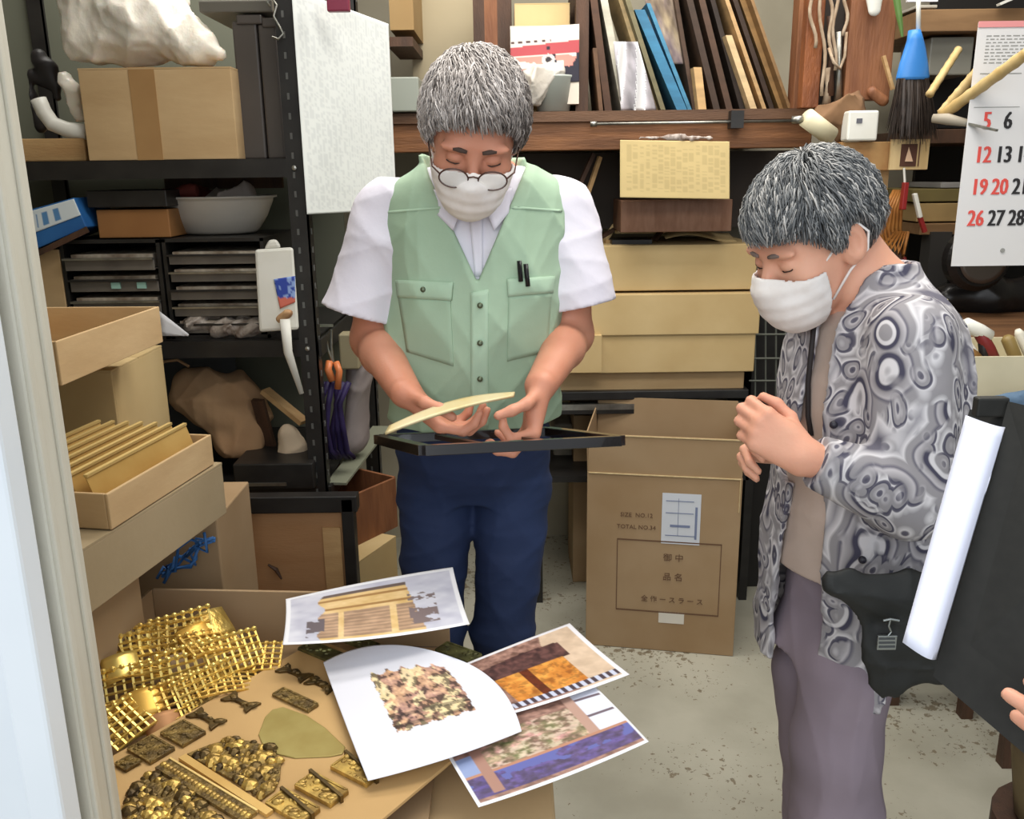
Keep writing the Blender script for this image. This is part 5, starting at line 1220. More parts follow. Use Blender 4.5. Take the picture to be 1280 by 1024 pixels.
# carton behind to the left
aa, bb = P(714, 735, 2.86), P(800, 735, 2.86)
aa = PZ(716, 728, .0); 
carton('narrow brown carton standing behind the tall printed one', aa, aa + Vector((.3, .0, 0)), .25, .001, P(716, 520, aa.y).z, card_d, flaps={'b': (.1, .1)})
g = G(); pbox(g, 692, 530, 716, 600, 2.95, .2); g.obj('grey_sack', mat('grey_sack_cloth', (138, 130, 116), .9, c2=(110, 104, 92), scale=12), None, bevel=.01, label='grey bundle on the low rack\'s lower shelf by the man\'s hip', cat='bundle')

# ------------------------------------------------------------------ right: tool wall
TY = 2.45
tb_ = thing('tool_board', 'reddish plank upright with ropes and tools hung on it, above the woman', 'board', P(1060, 150, TY + .08))
g = G(); pbox(g, 1008, -60, 1030, 135, TY + .02, .04); g.obj('plank', mat('orange_brown_wood', (138, 80, 42), .55, c2=(106, 58, 30), scale=9, stretch=(3, 3, 1), bump=.3), tb_, bevel=.003)
g = G(); pbox(g, 1062, -60, 1120, 125, TY + .02, .04); g.obj('plank', wood_red, tb_, bevel=.003)
g = G(); pbox(g, 1028, -60, 1064, 150, TY + .07, .03); g.obj('plank', dk, tb_)
rope = mat('dirty_white_rope', (176, 158, 136), .8, c2=(140, 116, 92), scale=30)
rs = np.random.RandomState(2)
for i, (x0, x1, ye, lab) in enumerate(((1012, 1018, 60, 'dirty white rope hanging over the orange-brown plank'), (1026, 1030, 120, 'dirty white rope hanging at the plank\'s right edge'), (1036, 1040, 70, 'looped rope hanging between the two planks, left strand'), (1046, 1042, 88, 'looped rope hanging between the two planks, right strand'), (1058, 1056, 45, 'short rope end beside the wide reddish plank'))):
    pts = [P(x0 + (x1 - x0) * t + 3 * math.sin(t * 9 + i * 2), -30 + (ye + 30) * t, TY) for t in np.linspace(0, 1, 12)]
    G().tube(pts, .0045, 7).obj('rope', rope, None, smooth=True, label=lab, cat='rope')
G().tube([P(1036, 60, TY), P(1042, 78, TY - .01), P(1050, 86, TY), P(1056, 70, TY + .01), P(1058, 40, TY)], .004, 7).obj('rope_loop', rope, None, smooth=True, label='rope loop drooping between the two reddish planks', cat='rope')
for i, (x, y0, y1, m_, lab) in enumerate(((1038, 20, 120, wood_dark, 'dark chisel-like tool hanging behind the ropes'), (1048, 40, 128, steel, 'slim steel tool hanging behind the ropes'), (1034, 85, 130, rope, 'knotted cord bundle low between the planks'))):
    G().tube([P(x, y0, TY + .03), P(x + 1, (y0 + y1) / 2, TY + .03), P(x - 1, y1, TY + .03)], [.010, .007, .012], 8).obj('hanging_tool', m_, None, smooth=True, label=lab, cat='tool')
s = S(P(1076, 30, TY - .04), P(1112, -22, TY + .02) , .003); s.cone(P(1093, -10, TY - .01), P(1093, 12, TY - .01), .024, .016, .01, flat=((0, 1, 0), 1.8)); s.obj('white_spatula', white_pl, None, label='cream plastic scoop hung on the wide reddish plank', cat='scoop')
G().bar(P(1104, 70, TY - .01), P(1116, 112, TY - .01), .012, .008).obj('wood_peg', wood_light, None, label='pale wooden peg leaning on the wide reddish plank', cat='peg')
g = G().tube([P(1118, -20, TY - .03), P(1124, 20, TY - .03), P(1128, 46, TY - .03)], [.010, .008, .003], 8); g.obj('plastic_stick', mat('green_handle_plastic', (88, 120, 60), .5), None, label='green plastic stick hanging left of the blue brush', cat='handle')
# blue brush
br = thing('brush', 'black-bristled hand brush with blue grip hanging upside down', 'brush', P(1140, 172, TY - .06)); y_ = TY - .06
prof = [((1136, 38), (1150, 38)), ((1134, 50), (1154, 50)), ((1130, 62), (1157, 62)), ((1124, 80), (1160, 80)), ((1120, 96), (1162, 96)), ((1120, 100), (1160, 100))]
V_ = []; 
for l, r in prof:
    a_, b_2 = P(*l, y_), P(*r, y_); c_ = (a_ + b_2) / 2; rx = (b_2.x - a_.x) / 2
    for k in range(16): t = 2 * math.pi * k / 16; V_.append(c_ + Vector((rx * math.cos(t), .018 * math.sin(t), 0)))
Fs = [(i * 16 + k, i * 16 + (k + 1) % 16, (i + 1) * 16 + (k + 1) % 16, (i + 1) * 16 + k) for i in range(5) for k in range(16)] + [tuple(range(16)), tuple(range(80, 96))]
G().add(V_, Fs).obj('grip', mat('bright_blue_plastic', (56, 124, 196), .35), br, smooth=True)
G().tube([P(1148, -20, y_), P(1148, 40, y_)], .006, 8).obj('handle', white_pl, br, smooth=True)
g = G(); rs = np.random.RandomState(9)
for i in range(520):
    t = rs.rand(); u_ = rs.rand() * 2 - 1; x0 = 1122 + 38 * t; x1 = 1112 + 56 * t + 3 * rs.randn()
    p = P(x0, 98, y_ + .014 * u_); q = P(x1, 168 + 7 * rs.randn() - 8 * abs(t - .5), y_ + .026 * u_); m1 = p.lerp(q, .55) + Vector((0, -.003, 0))
    g.tube([p, m1, q], [.0016, .0015, .0004], 3, cap=False)
g.obj('bristles', mat('black_bristle', (44, 36, 32), .5, c2=(62, 52, 46), scale=40), br, kind='stuff')
# wood block shelf with socket and sign
sb = thing('wooden_ledge', 'light wooden ledge block below the brush, above the woman\'s head', 'ledge', P(1110, 213, TY))
g = G(); pbox(g, 1050, 177, 1160, 213, TY - .02, .12); g.obj('block', mat('ply_wood', (176, 138, 88), .6, c2=(156, 112, 66), scale=14), sb, bevel=.002)
g = G(); pbox(g, 1060, 213, 1106, 330, TY + .02, .04); g.obj('support', wood_light, sb)
sg = thing('sign_card', 'small tan card with a dark framed emblem on the wooden ledge', 'card', P(1136, 212, TY - .03))
g = G(); pbox(g, 1113, 174, 1161, 212, TY - .034, .008); g.obj('card', wood_pale, sg)
g = G(); pbox(g, 1126, 180, 1146, 208, TY - .037, .002); g.obj('emblem_frame', mat('dark_red_brown_ink', (84, 52, 40), .7), sg)
g = G().slab([P(1136, 184, TY - .040), P(1131, 202, TY - .040), P(1141, 202, TY - .040)], .0012, (0, -1, 0)); g.obj('emblem', mat('pale_emblem', (216, 180, 150), .6), sg)
g = G(); pbox(g, 1148.5, 178, 1149.8, 208, TY - .037, .002); g.obj('writing_line', ink, sg)
so = thing('socket_box', 'white socket box above the woman\'s head', 'socket', P(1080, 176, TY - .03))
g = G(); pbox(g, 1060, 138, 1098, 176, TY - .05, .05); g.obj('body', white_pl, so, bevel=.005); g = G(); pbox(g, 1071, 148, 1078, 154, TY - .052, .003); g.obj('switch', mat('grey_switch', (96, 96, 104), .5), so)
tr_ = thing('paper_roll', 'cream roll tilted above the woman\'s hair', 'roll', P(1022, 168, TY - .08))
G().tube([P(1008, 147, TY - .08), P(1038, 170, TY - .05)], .024, 20).obj('roll', mat('cream_roll', (216, 206, 172), .6), tr_, smooth=True)
G().tube([P(990, 150, TY - .06), P(1004, 149, TY - .07)], .010, 10).obj('knob', steel, tr_, smooth=True)
blob('brown_cloth', 'brown bunched cloth between the cream roll and the socket box', 'cloth', P(1010, 185, TY - .06), P(1105, 100, TY + .1) + Vector((0, 0, .02)), .005, mat('brown_rag', (132, 100, 72), .9, c2=(106, 78, 54), scale=10), [(P(1032, 148, TY + .01), P(1062, 135, TY + .01), .035, .04), (P(1062, 140, TY + .02), P(1052, 165, TY + .02), .04, .03)], waves(.009, 14, 30, 80))
blob('orange_tape_roll', 'reddish-brown roll tucked at the foot of the wide reddish plank', 'roll', P(1078, 140, TY - .04), P(1112, 104, TY + .02), .003, wood_red, [(P(1090, 115, TY - .0), P(1104, 126, TY - .0), .014, .014)])
# scissors, ropes, tapes below
rc = thing('utility_knife', 'red and white utility knife hanging under the wooden ledge', 'knife', P(1134, 290, TY - .05))
G().bar(P(1132, 228, TY - .05), P(1128, 262, TY - .05), .020, .012).obj('grip', mat('dark_red_plastic', (136, 34, 34), .4), rc, bevel=.002); G().bar(P(1143, 242, TY - .055), P(1150, 272, TY - .055), .016, .010).obj('sleeve', white_pl, rc, bevel=.002)
G().bar(P(1150, 272, TY - .055), P(1156, 290, TY - .055), .012, .010).obj('tip', _M['dark_red_plastic'], rc); G().tube([P(1130, 210, TY - .05), P(1131, 228, TY - .05)], .003, 6).obj('cord', white_pl, rc)
org = mat('amber_cord', (178, 120, 58), .5, c2=(150, 94, 42), scale=20)
oc = thing('amber_cord', 'loops of amber cord hanging behind the woman\'s head', 'cord', P(1118, 310, TY - .02)); rs = np.random.RandomState(5)
for i in range(6): G().tube([P(1118 + 3 * i, 238, TY - .02), P(1106 + 4 * i, 262, TY - .03), P(1100 + 5 * i, 285, TY - .02 + .01 * i), P(1104 + 5 * i, 305 + 3 * i, TY - .02), P(1120 + 3 * i, 290, TY)], .0052, 7).obj('loop', org, oc, smooth=True)
blob('white_tie', 'white cloth knot behind the woman\'s neck', 'cloth', P(1095, 350, TY - .08), P(1135, 305, TY), .004, white_pl, [(P(1104, 322, TY - .04), P(1122, 330, TY - .04), .010, .014)], waves(.004, 6, 60, 120))
for p, q_, m_, lab in (((1128, 322), (1134, 356), _M['dark_red_plastic'], 'dark red tool handle behind the woman\'s shoulder'), ((1122, 300), (1126, 345), wood_dark, 'dark tool handle behind the woman\'s neck')):
    G().tube([P(*p, TY), P(*q_, TY)], .010, 8).obj('hand_tool', m_, None, smooth=True, label=lab, cat='handle')
# shelves at the far right
RYY = 2.62
rsx = thing('side_shelf', 'dark wooden shelf unit behind the calendar', 'shelf', P(1230, 400, RYY + .2))
for y0, y1, m_ in ((10, 38, mat('shelf_brown', (140, 108, 74), .6, c2=(120, 90, 60), scale=5, stretch=(1, 6, 6))), (160, 178, wood_dark), (278, 292, _M['shelf_brown'])):
    g = G(); pbox(g, 1150, y0, 1420, y1, RYY, .45); g.obj('shelf_board', m_, rsx, bevel=.002)
g = G(); pbox(g, 1148, -60, 1420, 420, RYY + .42, .02); g.obj('back_panel', mat('blackish_back', (30, 27, 25), .7), rsx)
g = G(); pbox(g, 1160, 290, 1186, 375, RYY - .01, .06); g.obj('upright', mat('charcoal_upright', (58, 56, 54), .5), rsx)
g = G(); pbox(g, 1162, 46, 1216, 94, RYY + .05, .2); g.obj('grey_box', mat('grey_plastic_box', (132, 130, 120), .4), None, bevel=.004, label='grey plastic box on the shelf left of the calendar', cat='box')
g = G(); pbox(g, 1150, 94, 1220, 160, RYY + .2, .1); g.obj('dark_box', mat('black_box_card', (28, 26, 26), .7), None, label='black box under the grey plastic box', cat='box')
for x0, y0, x1, y1, c, lab in ((1140, 236, 1218, 252, (126, 112, 66), 'olive flat box on the shelf left of the calendar'), (1146, 254, 1216, 277, (176, 146, 96), 'tan flat box under the olive one, left of the calendar'), (1176, 228, 1206, 235, (150, 148, 144), 'thin grey case on top of the olive flat box'), (1146, 6, 1172, 10, (190, 184, 170), 'white slip on the upper side shelf')):
    g = G(); pbox(g, x0, y0, x1, y1, RYY + .02, .25); g.obj('flat_box', mat('flat_box_%s' % lab.split()[0], c, .7, c2=tuple(int(v * .85) for v in c), scale=6), None, bevel=.002, label=lab, cat='box')
g = G(); pbox(g, 1136, -30, 1174, 2, TY - .03, .01); g.obj('white_card', white_paper, None, label='white card above the blue brush at the top edge', cat='card')
G().bar(P(1248, 6, RYY - .02), P(1280, -8, RYY - .02), .02, .006).obj('plastic_ruler', white_pl, None, label='white slat at the top right corner of the shelf', cat='slat')
# bamboo sticks and chisel
bam = mat('bamboo', (204, 178, 126), .5, c2=(186, 156, 100), scale=6, stretch=(4, 4, 4))
for p, q_, r_, Y0, Y1, lab in (((1162, 118), (1198, 62), .009, 2.3, 2.42, 'short bamboo stick leaning left of the calendar'), ((1176, 142), (1222, 88), .010, 2.18, 2.14, 'bamboo stick crossing the left edge of the calendar'), ((1178, 144), (1290, 62), .012, 2.14, 1.90, 'long bamboo stick crossing in front of the calendar')):
    a_, b_2 = P(*p, Y0), P(*q_, Y1); n_ = 6; pts = [a_.lerp(b_2, t) for t in np.linspace(0, 1, n_ * 3 + 1)]; rr = [r_ * (1.12 if k % 3 == 0 else 1.0) for k in range(len(pts))]
    G().tube(pts, rr, 10).obj('bamboo_stick', bam, None, smooth=True, label=lab, cat='stick')
ch = thing('chisel', 'grey steel chisel pointing at the calendar\'s first date row', 'chisel', P(1205, 155, 2.06))
G().tube([P(1166, 148, 2.12), P(1184, 149, 2.10), P(1210, 154, 2.06)], [.010, .013, .008], 10).obj('handle', mat('grey_wood_handle', (150, 140, 124), .6), ch, smooth=True)
G().bar(P(1208, 154, 2.06), P(1246, 163, 2.00), .010, .005).obj('blade', steel, ch)
# calendar
CY = 2.05
c0 = P(1222, 28, CY); c3 = P(1191, 333, CY); c0 = Vector(((c0.x + c3.x) / 2 - .0, CY, c0.z)); c3 = Vector((c0.x, CY, c3.z)); cw = .40
cal = thing('wall_calendar', 'large white month calendar with red Sundays hanging at the right edge', 'calendar', c3)
G().box((c0.x + cw / 2, CY + .002, (c0.z + c3.z) / 2), (cw, .002, c0.z - c3.z)).obj('page', mat('calendar_paper', (222, 220, 220), .6), cal)
G().box((c0.x + cw / 2, CY + .000, c0.z - .004), (cw, .004, .012)).obj('binding', mat('pink_binding', (226, 150, 150), .5), cal)
redi = mat('red_date_ink', (222, 84, 76), .6); blki = mat('black_date_ink', (44, 42, 44), .6); gri = mat('grey_small_ink', (150, 150, 146), .6)
g3 = G(); X1 = Vector((1, 0, 0)); Z1 = Vector((0, 0, 1))
x5 = P(1233, 160, CY).x; dx = (P(1259, 160, CY).x - x5)
rows_y = {5: 161, 12: 203, 19: 243, 26: 282}
for d0, py in rows_y.items():
    for k in range(7):
        n_ = d0 + k
        if n_ > 31: break
        zz = P(1245, py, CY).z; vs, fs = text_geo(str(n_), .050 if n_ > 9 else .052, Vector((x5 + dx * k, CY, zz)), X1 * .62, Z1, extr=.0004)
        cx_ = x5 + dx * k; vs = [Vector((cx_ + (v.x - cx_) * .74, v.y, v.z)) for v in vs]
        g = G()
        for ox in (-.0014, .0014): g.add([v + Vector((ox, -.0002 * (ox > 0), 0)) for v in vs], fs)
        g.obj('date', redi if (k == 0 or n_ == 20) else blki, cal)
for k in range(3, 7):
    zz = P(1245, 121, CY).z; vs, fs = text_geo(str(k - 2), .050, Vector((x5 + dx * k, CY, zz)), X1, Z1, extr=.0004); G().add(vs, fs).obj('date', blki, cal)
rs = np.random.RandomState(3)
for i in range(9):
    y = 45 + i * 4.2; x = c0.x + .02; zz = P(1230, y, CY).z
    while x < c0.x + .13: wd = .004 + .012 * rs.rand(); g3.box((x + wd / 2, CY + .0004, zz), (wd, .0004, .0022)); x += wd + .004
for y, t0, t1 in ((322, .45, .85), (327, .5, .8)): g3.box((c0.x + cw * (t0 + t1) / 2, CY + .0004, P(1240, y, CY).z), (cw * (t1 - t0), .0004, .003))
g3.box((c0.x + .22, CY + .0004, P(1240, 42, CY).z), (.20, .0004, .012)); g3.box((c0.x + .06, CY + .0004, P(1240, 92, CY).z), (.09, .0004, .002)); g3.box((c0.x + .06, CY + .0004, P(1240, 134, CY).z), (.10, .0004, .0015))
g3.lathe([(.0001, .002), (.005, .002), (.005, 0)], (P(1253, 313, CY).x, CY, P(1253, 313, CY).z), 10, R=Matrix.Rotation(math.pi / 2, 3, 'X'))
g3.obj('small_print', gri, cal, kind='stuff')
# machine, workbench
mc = thing('black_machine', 'black round-headed machine on the bench under the calendar', 'machine', P(1235, 398, 2.45))
R90 = Matrix.Rotation(math.pi / 2, 3, 'X'); cc = P(1212, 322, 2.44)
G().lathe([(.0001, 0), (.075, 0), (.085, .02), (.085, .05), (.07, .07), (.0001, .07)], cc, 36, R=R90).obj('wheel', mat('dark_machine_metal', (38, 36, 36), .3, metal=.3), mc, smooth=False)
G().lathe([(.050, 0), (.062, 0), (.062, .006), (.050, .006)], cc - Vector((0, .071, 0)), 36, R=R90).obj('wheel_rim', mat('grey_rim', (98, 92, 88), .3, metal=.6), mc, smooth=True)
s = S(P(1150, 402, 2.36), P(1420, 320, 2.62) + Vector((0, 0, .02)), .006); s.cone(P(1185, 372, 2.5), P(1380, 365, 2.5), .045, .06, .02); s.cone(P(1225, 335, 2.5), P(1235, 370, 2.5), .04, .06, .03); s.disp(waves(.004, 9, 20, 50)); s.obj('body', _M['dark_machine_metal'], mc)
bn = thing('workbench', 'brown wooden workbench at the right, behind the woman', 'bench', (1.35, 2.35, 0))
zb2 = P(1250, 412, 2.20).z
G().box((1.52, 2.32, zb2 - .02), (1.15, .44, .04)).obj('top', mat('bench_wood', (120, 84, 54), .6, c2=(96, 66, 42), scale=5, stretch=(1, 6, 6), bump=.2), bn, bevel=.003)
for x, y in ((1.0, 2.14), (2.04, 2.14), (1.0, 2.50), (2.04, 2.50)): G().box((x, y, (zb2 - .04) / 2), (.06, .06, zb2 - .04)).obj('leg', wood_dark, bn)
G().box((1.52, 2.5, .45), (1.1, .02, .75)).obj('back_board', dk, bn)
# items in front of the bench
b2n = thing('side_stand', 'white-topped stand with tools beside the woman\'s back', 'stand', (1.25, 1.9, 0))
zt2 = P(1240, 500, 1.85).z
G().box((P(1300, 500, 1.9).x, 1.96, zt2 - .015), (.46, .25, .03)).obj('top', wood_dark, b2n)
for x_ in (0, .20):
    for y_ in (1.86, 2.06): G().box((P(1310, 500, 1.9).x + x_, y_, (zt2 - .03) / 2), (.03, .03, zt2 - .03)).obj('leg', wood_dark, b2n)
wt = thing('white_tray', 'cream plastic tray of hand tools behind the woman\'s shoulder', 'tray', P(1250, 495, 1.86))
def tray4(x0, x1, y0, y1, Y, dep, m_, parent):
    a_, b_2 = P(x0, (y0 + y1) / 2, Y), P(x1, (y0 + y1) / 2, Y); zt_, zb_ = P(x0, y0, Y).z, P(x0, y1, Y).z; g = G(); h_ = zt_ - zb_; xm = (a_.x + b_2.x) / 2; W = b_2.x - a_.x; zm = (zt_ + zb_) / 2
    g.box((xm, Y, zm), (W, .004, h_)).box((xm, Y + dep, zm), (W, .004, h_)).box((a_.x, Y + dep / 2, zm), (.004, dep, h_)).box((b_2.x, Y + dep / 2, zm), (.004, dep, h_)).box((xm, Y + dep / 2, zb_ + .002), (W, dep, .004)); return g.obj('body', m_, parent, bevel=.001)
cream = mat('cream_plastic', (216, 206, 176), .4, c2=(206, 196, 166), scale=8)
tray4(1200, 1400, 446, 496, 1.86, .22, cream, wt)
rs = np.random.RandomState(8)
items = [((1203, 404), (1225, 414), .016, (226, 224, 214), 'white knob-ended tool handle standing in the cream tray'), ((1222, 412), (1236, 436), .014, (124, 40, 40), 'dark red tool handle in the middle of the cream tray'), ((1196, 430), (1214, 442), .013, (150, 112, 66), 'tan wooden handle at the left of the cream tray'),
         ((1208, 425), (1222, 446), .007, (228, 224, 214), 'slim white handle in the cream tray'), ((1234, 428), (1242, 446), .010, (230, 226, 216), 'white stub right of the red handle in the cream tray'), ((1258, 420), (1268, 444), .014, (140, 118, 70), 'olive handle at the right of the cream tray'),
         ((1272, 412), (1284, 440), .010, (222, 216, 200), 'cream handle at the right picture edge in the tray'), ((1196, 392), (1200, 425), .010, (30, 32, 30), 'black bottle left of the cream tray'), ((1228, 425), (1230, 446), .010, (30, 26, 28), 'black tool stub in the cream tray')]
for p, q_, r_, c, lab in items:
    a_, b_2 = P(*p, 1.95), P(*q_, 1.95); low = b_2 + (b_2 - a_) * .6
    G().tube([a_, a_.lerp(b_2, .15), b_2, low], [r_ * .55, r_, r_, r_ * .8], 12).obj('hand_tool', mat('handle_%d_%d' % p, c, .45), None, smooth=True, label=lab, cat='handle')
g = G(); pbox(g, 1162, 374, 1184, 412, 2.05, .05); g.obj('cream_box', cream, None, bevel=.003, label='cream box peeking over the woman\'s shoulder', cat='box')
G().tube([P(1186, 380, 2.0), P(1184, 396, 2.0), P(1190, 412, 2.0)], .006, 8).obj('green_cord', mat('green_cord', (96, 120, 84), .6), None, label='short green cord behind the woman\'s shoulder', cat='cord')
blob('blue_cloth', 'blue-grey cloth bundle just above the black folder', 'cloth', P(1222, 520, 1.70), P(1330, 478, 1.86) + Vector((0, 0, .01)), .004, mat('blue_grey_cloth', (90, 114, 138), .8, c2=(70, 92, 116), scale=12), [(P(1245, 500, 1.78), P(1310, 495, 1.78), .018, .022)], waves(.006, 4, 40, 90))
st2 = thing('floor_stand', 'brown wooden stool at the lower right corner behind the folder', 'stool', P(1300, 1010, 1.25)); 
cs = P(1338, 990, 1.15)
G().lathe([(.0001, 0), (.07, 0), (.085, .10), (.09, .22), (.08, .25), (.0001, .25)], (cs.x, cs.y, max(cs.z - .05, 0)), 24).obj('pot', mat('olive_bag_cloth', (128, 112, 76), .8, c2=(96, 80, 56), scale=10), st2, smooth=True)
st2['label'] = 'olive-brown round container at the lower right corner, below the folder'; st2['category'] = 'container'; st2.name = 'round_container'
G().lathe([(.0001, 0), (.10, 0), (.10, max(cs.z - .055, .01)), (.0001, max(cs.z - .055, .01))], (cs.x, cs.y, 0), 20).obj('base', wood_dark, st2)

# ================================================================== FOREGROUND: carton table with brass fittings
TZ = .735; FZ = .64
k0 = PZ(190, 737, TZ); k1 = PZ(560, 744, TZ); kl = PZ(125, 800, TZ)
ub = (k1 - k0).normalized(); print('back edge dir', ub, 'left dir', (kl - k0).normalized(), 'len', (k1 - k0).length, k0, k1, kl)
nb_ = Vector((ub.y, -ub.x, 0))
oc_ = thing('open_carton', 'large open cardboard tray box in front holding gold brass parts', 'box', (k0 + k1) / 2)
def wallq(p, q, z0, z1, th, m_, name, parent, outn):
    G().hexa([Vector((p.x, p.y, z0)), Vector((q.x, q.y, z0)), Vector((q.x, q.y, z0)) + outn * th, Vector((p.x, p.y, z0)) + outn * th, Vector((p.x, p.y, z1)), Vector((q.x, q.y, z1)), Vector((q.x, q.y, z1)) + outn * th, Vector((p.x, p.y, z1)) + outn * th]).obj(name, m_, parent, bevel=.001)
kl2 = k0 + (kl - k0).normalized() * .34
wallq(k0, k1, FZ, TZ, .006, card_d, 'back_wall', oc_, -nb_)
wallq(k0, kl2, FZ, TZ, .006, card_d, 'left_wall', oc_, Vector((-1, 0, 0)))
kr = PZ(600, 1050, FZ); klf = PZ(140, 1050, FZ)
G().slab([Vector((k0.x, k0.y, FZ - .006)), Vector((k1.x, k1.y, FZ - .006)), Vector((k1.x, .84, FZ - .006)), Vector((kl2.x, .84, FZ - .006))], .006).obj('bottom', card_d, oc_)
# closed carton serving as the table
tbx = thing('carton_table', 'big closed carton serving as a table under the photos and brass parts', 'box', (-.15, 1.05, 0))
xr_ = PZ(693, 1000, FZ - .01).x; xl_ = k0.x + .02; y0_, y1_ = .82, min(k0.y, k1.y) - .01
G().box(((xl_ + xr_) / 2, (y0_ + 1.19) / 2, (FZ - .012) / 2), (xr_ - xl_, 1.19 - y0_, FZ - .012)).obj('body', card, tbx, bevel=.004)
G().box(((xl_ + k1.x) / 2, (1.19 + y1_) / 2, (FZ - .012) / 2), (k1.x - xl_, y1_ - 1.19, FZ - .013)).obj('rear_body', card_d, tbx, bevel=.004)
# display board
DZ = .683
L0, L1, R0 = PZ(149, 940, DZ), PZ(398, 799, DZ), PZ(480, 1022, DZ)
e1 = (L1 - L0).normalized(); e2 = Vector((e1.y, -e1.x, 0)); wB = (R0 - L0).dot(e2); lB = (L1 - L0).length + .02
print('board', e1, wB, lB, (PZ(560, 962, DZ) - L0).dot(e2))
bdp = [L0 - e1 * .10, L1 + e1 * .0, L1 + e2 * wB, L0 - e1 * .10 + e2 * wB]
board = G().slab([p - Vector((0, 0, .005)) for p in bdp], .005).obj('display_board', mat('flat_cardboard', (194, 158, 106), .85, c2=(182, 146, 96), scale=4, bump=.04), None, bevel=.001, label='flat sheet of cardboard laid slantwise under rows of brass fittings', cat='cardboard')
G().box(tuple((L0 + L1) / 2 + e2 * wB / 2 - Vector((0, 0, .022 + .0))), (.16, .12, DZ - .005 - FZ - .001)).obj('support_block', card_d, None, label='low block hidden beneath the slanted cardboard sheet', cat='block') if False else None
def onb(px, py, dz=0): return PZ(px, py, DZ) + Vector((0, 0, dz))
def ornament(px, py, a, b, kind, label, m_, seed, ang=0.0, group=None, h=.004):
    """an embossed brass fitting of size a x b lying on the board"""
    c = onb(px, py); ca, sa = math.cos(ang), math.sin(ang); u = e2 * ca + e1 * sa; v = e1 * ca - e2 * sa
    if kind == 'rect': out = [(-1, -1), (1, -1), (1, 1), (-1, 1)]
    if kind == 'bow': out = [(-1, -.9), (-.72, -.75), (-.45, -.28), (0, -.22), (.45, -.28), (.72, -.75), (1, -.9), (.92, 0), (1, .9), (.72, .75), (.45, .28), (0, .22), (-.45, .28), (-.72, .75), (-1, .9), (-.92, 0)]
    r = thing('brass_fitting', label, 'fitting', c, group)
    G().slab([c + u * x * a / 2 + v * y * b / 2 for x, y in out], h).obj('plate', m_, r, bevel=.0008)
    rs = np.random.RandomState(seed); g = G()
    n_ = int(max(10, a * b / .00012))
    for i in range(min(n_, 60)):
        x, y = (rs.rand() * 2 - 1) * .85, (rs.rand() * 2 - 1) * .8
        if kind == 'bow' and abs(y) > (.2 + .5 * max(0, abs(x) - .4) / .5): continue
        rr = .002 + .0035 * rs.rand(); p = c + u * x * a / 2 + v * y * b / 2 + Vector((0, 0, h - .0005))
        g.lathe([(rr, 0), (rr * .75, rr * .6), (.0001, rr * .8)], p, 6, sx=1 + rs.rand(), sy=1)
    if kind == 'rect':
        for s_ in (-1, 1): g.bar(c + u * s_ * a * .47 - v * b * .47 + Vector((0, 0, h)), c + u * s_ * a * .47 + v * b * .47 + Vector((0, 0, h)), .003, .002); g.bar(c - u * a * .47 + v * s_ * b * .47 + Vector((0, 0, h)), c + u * a * .47 + v * s_ * b * .47 + Vector((0, 0, h)), .003, .002)
    if g.v: g.obj('relief', m_, r, smooth=False, kind='stuff')
    return r
relief_m = mat('bright_relief_brass', (206, 172, 92), .36, metal=.6, c2=(138, 110, 58), scale=50)
drk = mat('blackened_brass', (62, 50, 34), .4, metal=.7, c2=(104, 84, 48), scale=50)
ornament(189, 939, .052, .036, 'rect', 'dark embossed rectangular fitting nearest the door frame on the board', gold_dark, 1)
ornament(229, 919, .050, .036, 'rect', 'dark embossed rectangular fitting, second from the door frame', gold_dark, 2)
ornament(258, 900, .056, .030, 'bow', 'black bow-shaped fitting, first after the rectangular ones', drk, 3, group='bow-shaped fittings')
ornament(301, 879, .056, .030, 'bow', 'black bow-shaped fitting, second along the board\'s left edge', drk, 4, group='bow-shaped fittings')
ornament(368, 843, .056, .030, 'bow', 'black bow-shaped fitting, farthest along the board\'s left edge', drk, 5, group='bow-shaped fittings')
ornament(402, 858, .050, .028, 'bow', 'black bow-shaped fitting half under the white printed sheet', drk, 6, group='bow-shaped fittings')
ornament(369, 877, .075, .020, 'rect', 'narrow olive embossed strip above the plain fan-shaped sheet', gold_dark, 7)
ornament(160, 957, .024, .02, 'rect', 'small embossed scrap at the board\'s left corner', gold_dark, 8)
ornament(404, 818, .085, .028, 'rect', 'greenish embossed fitting at the far end of the board, left one', mat('green_brass', (126, 124, 78), .4, metal=.6, c2=(80, 78, 50), scale=50), 9)
ornament(452, 806, .060, .024, 'rect', 'greenish embossed fitting at the far end of the board, right one', _M['green_brass'], 10)
ornament(573, 818, .07, .03, 'rect', 'greenish fitting poking out between the white sheet and the float photo', _M['green_brass'], 11)
for i, (x, y) in enumerate(((446, 966), (402, 990), (366, 1012))):
    ornament(x, y, .062, .030, 'rect', ('bright rectangular brass plate beside the white sheet, farthest of three', 'bright rectangular brass plate, middle of the three by the lower edge', 'bright rectangular brass plate, nearest of the three at the lower edge')[i], relief_m, 12 + i, group='bright plates on the board', h=.006)
    G().bar(onb(x - 14, y - 20, .004), onb(x + 26, y + 14, .004), .004, .012).obj('slot_bar', drk, bpy.data.objects['brass_fitting.%03d' % (10 + i + 1)] if ('brass_fitting.%03d' % (10 + i + 1)) in bpy.data.objects else None)
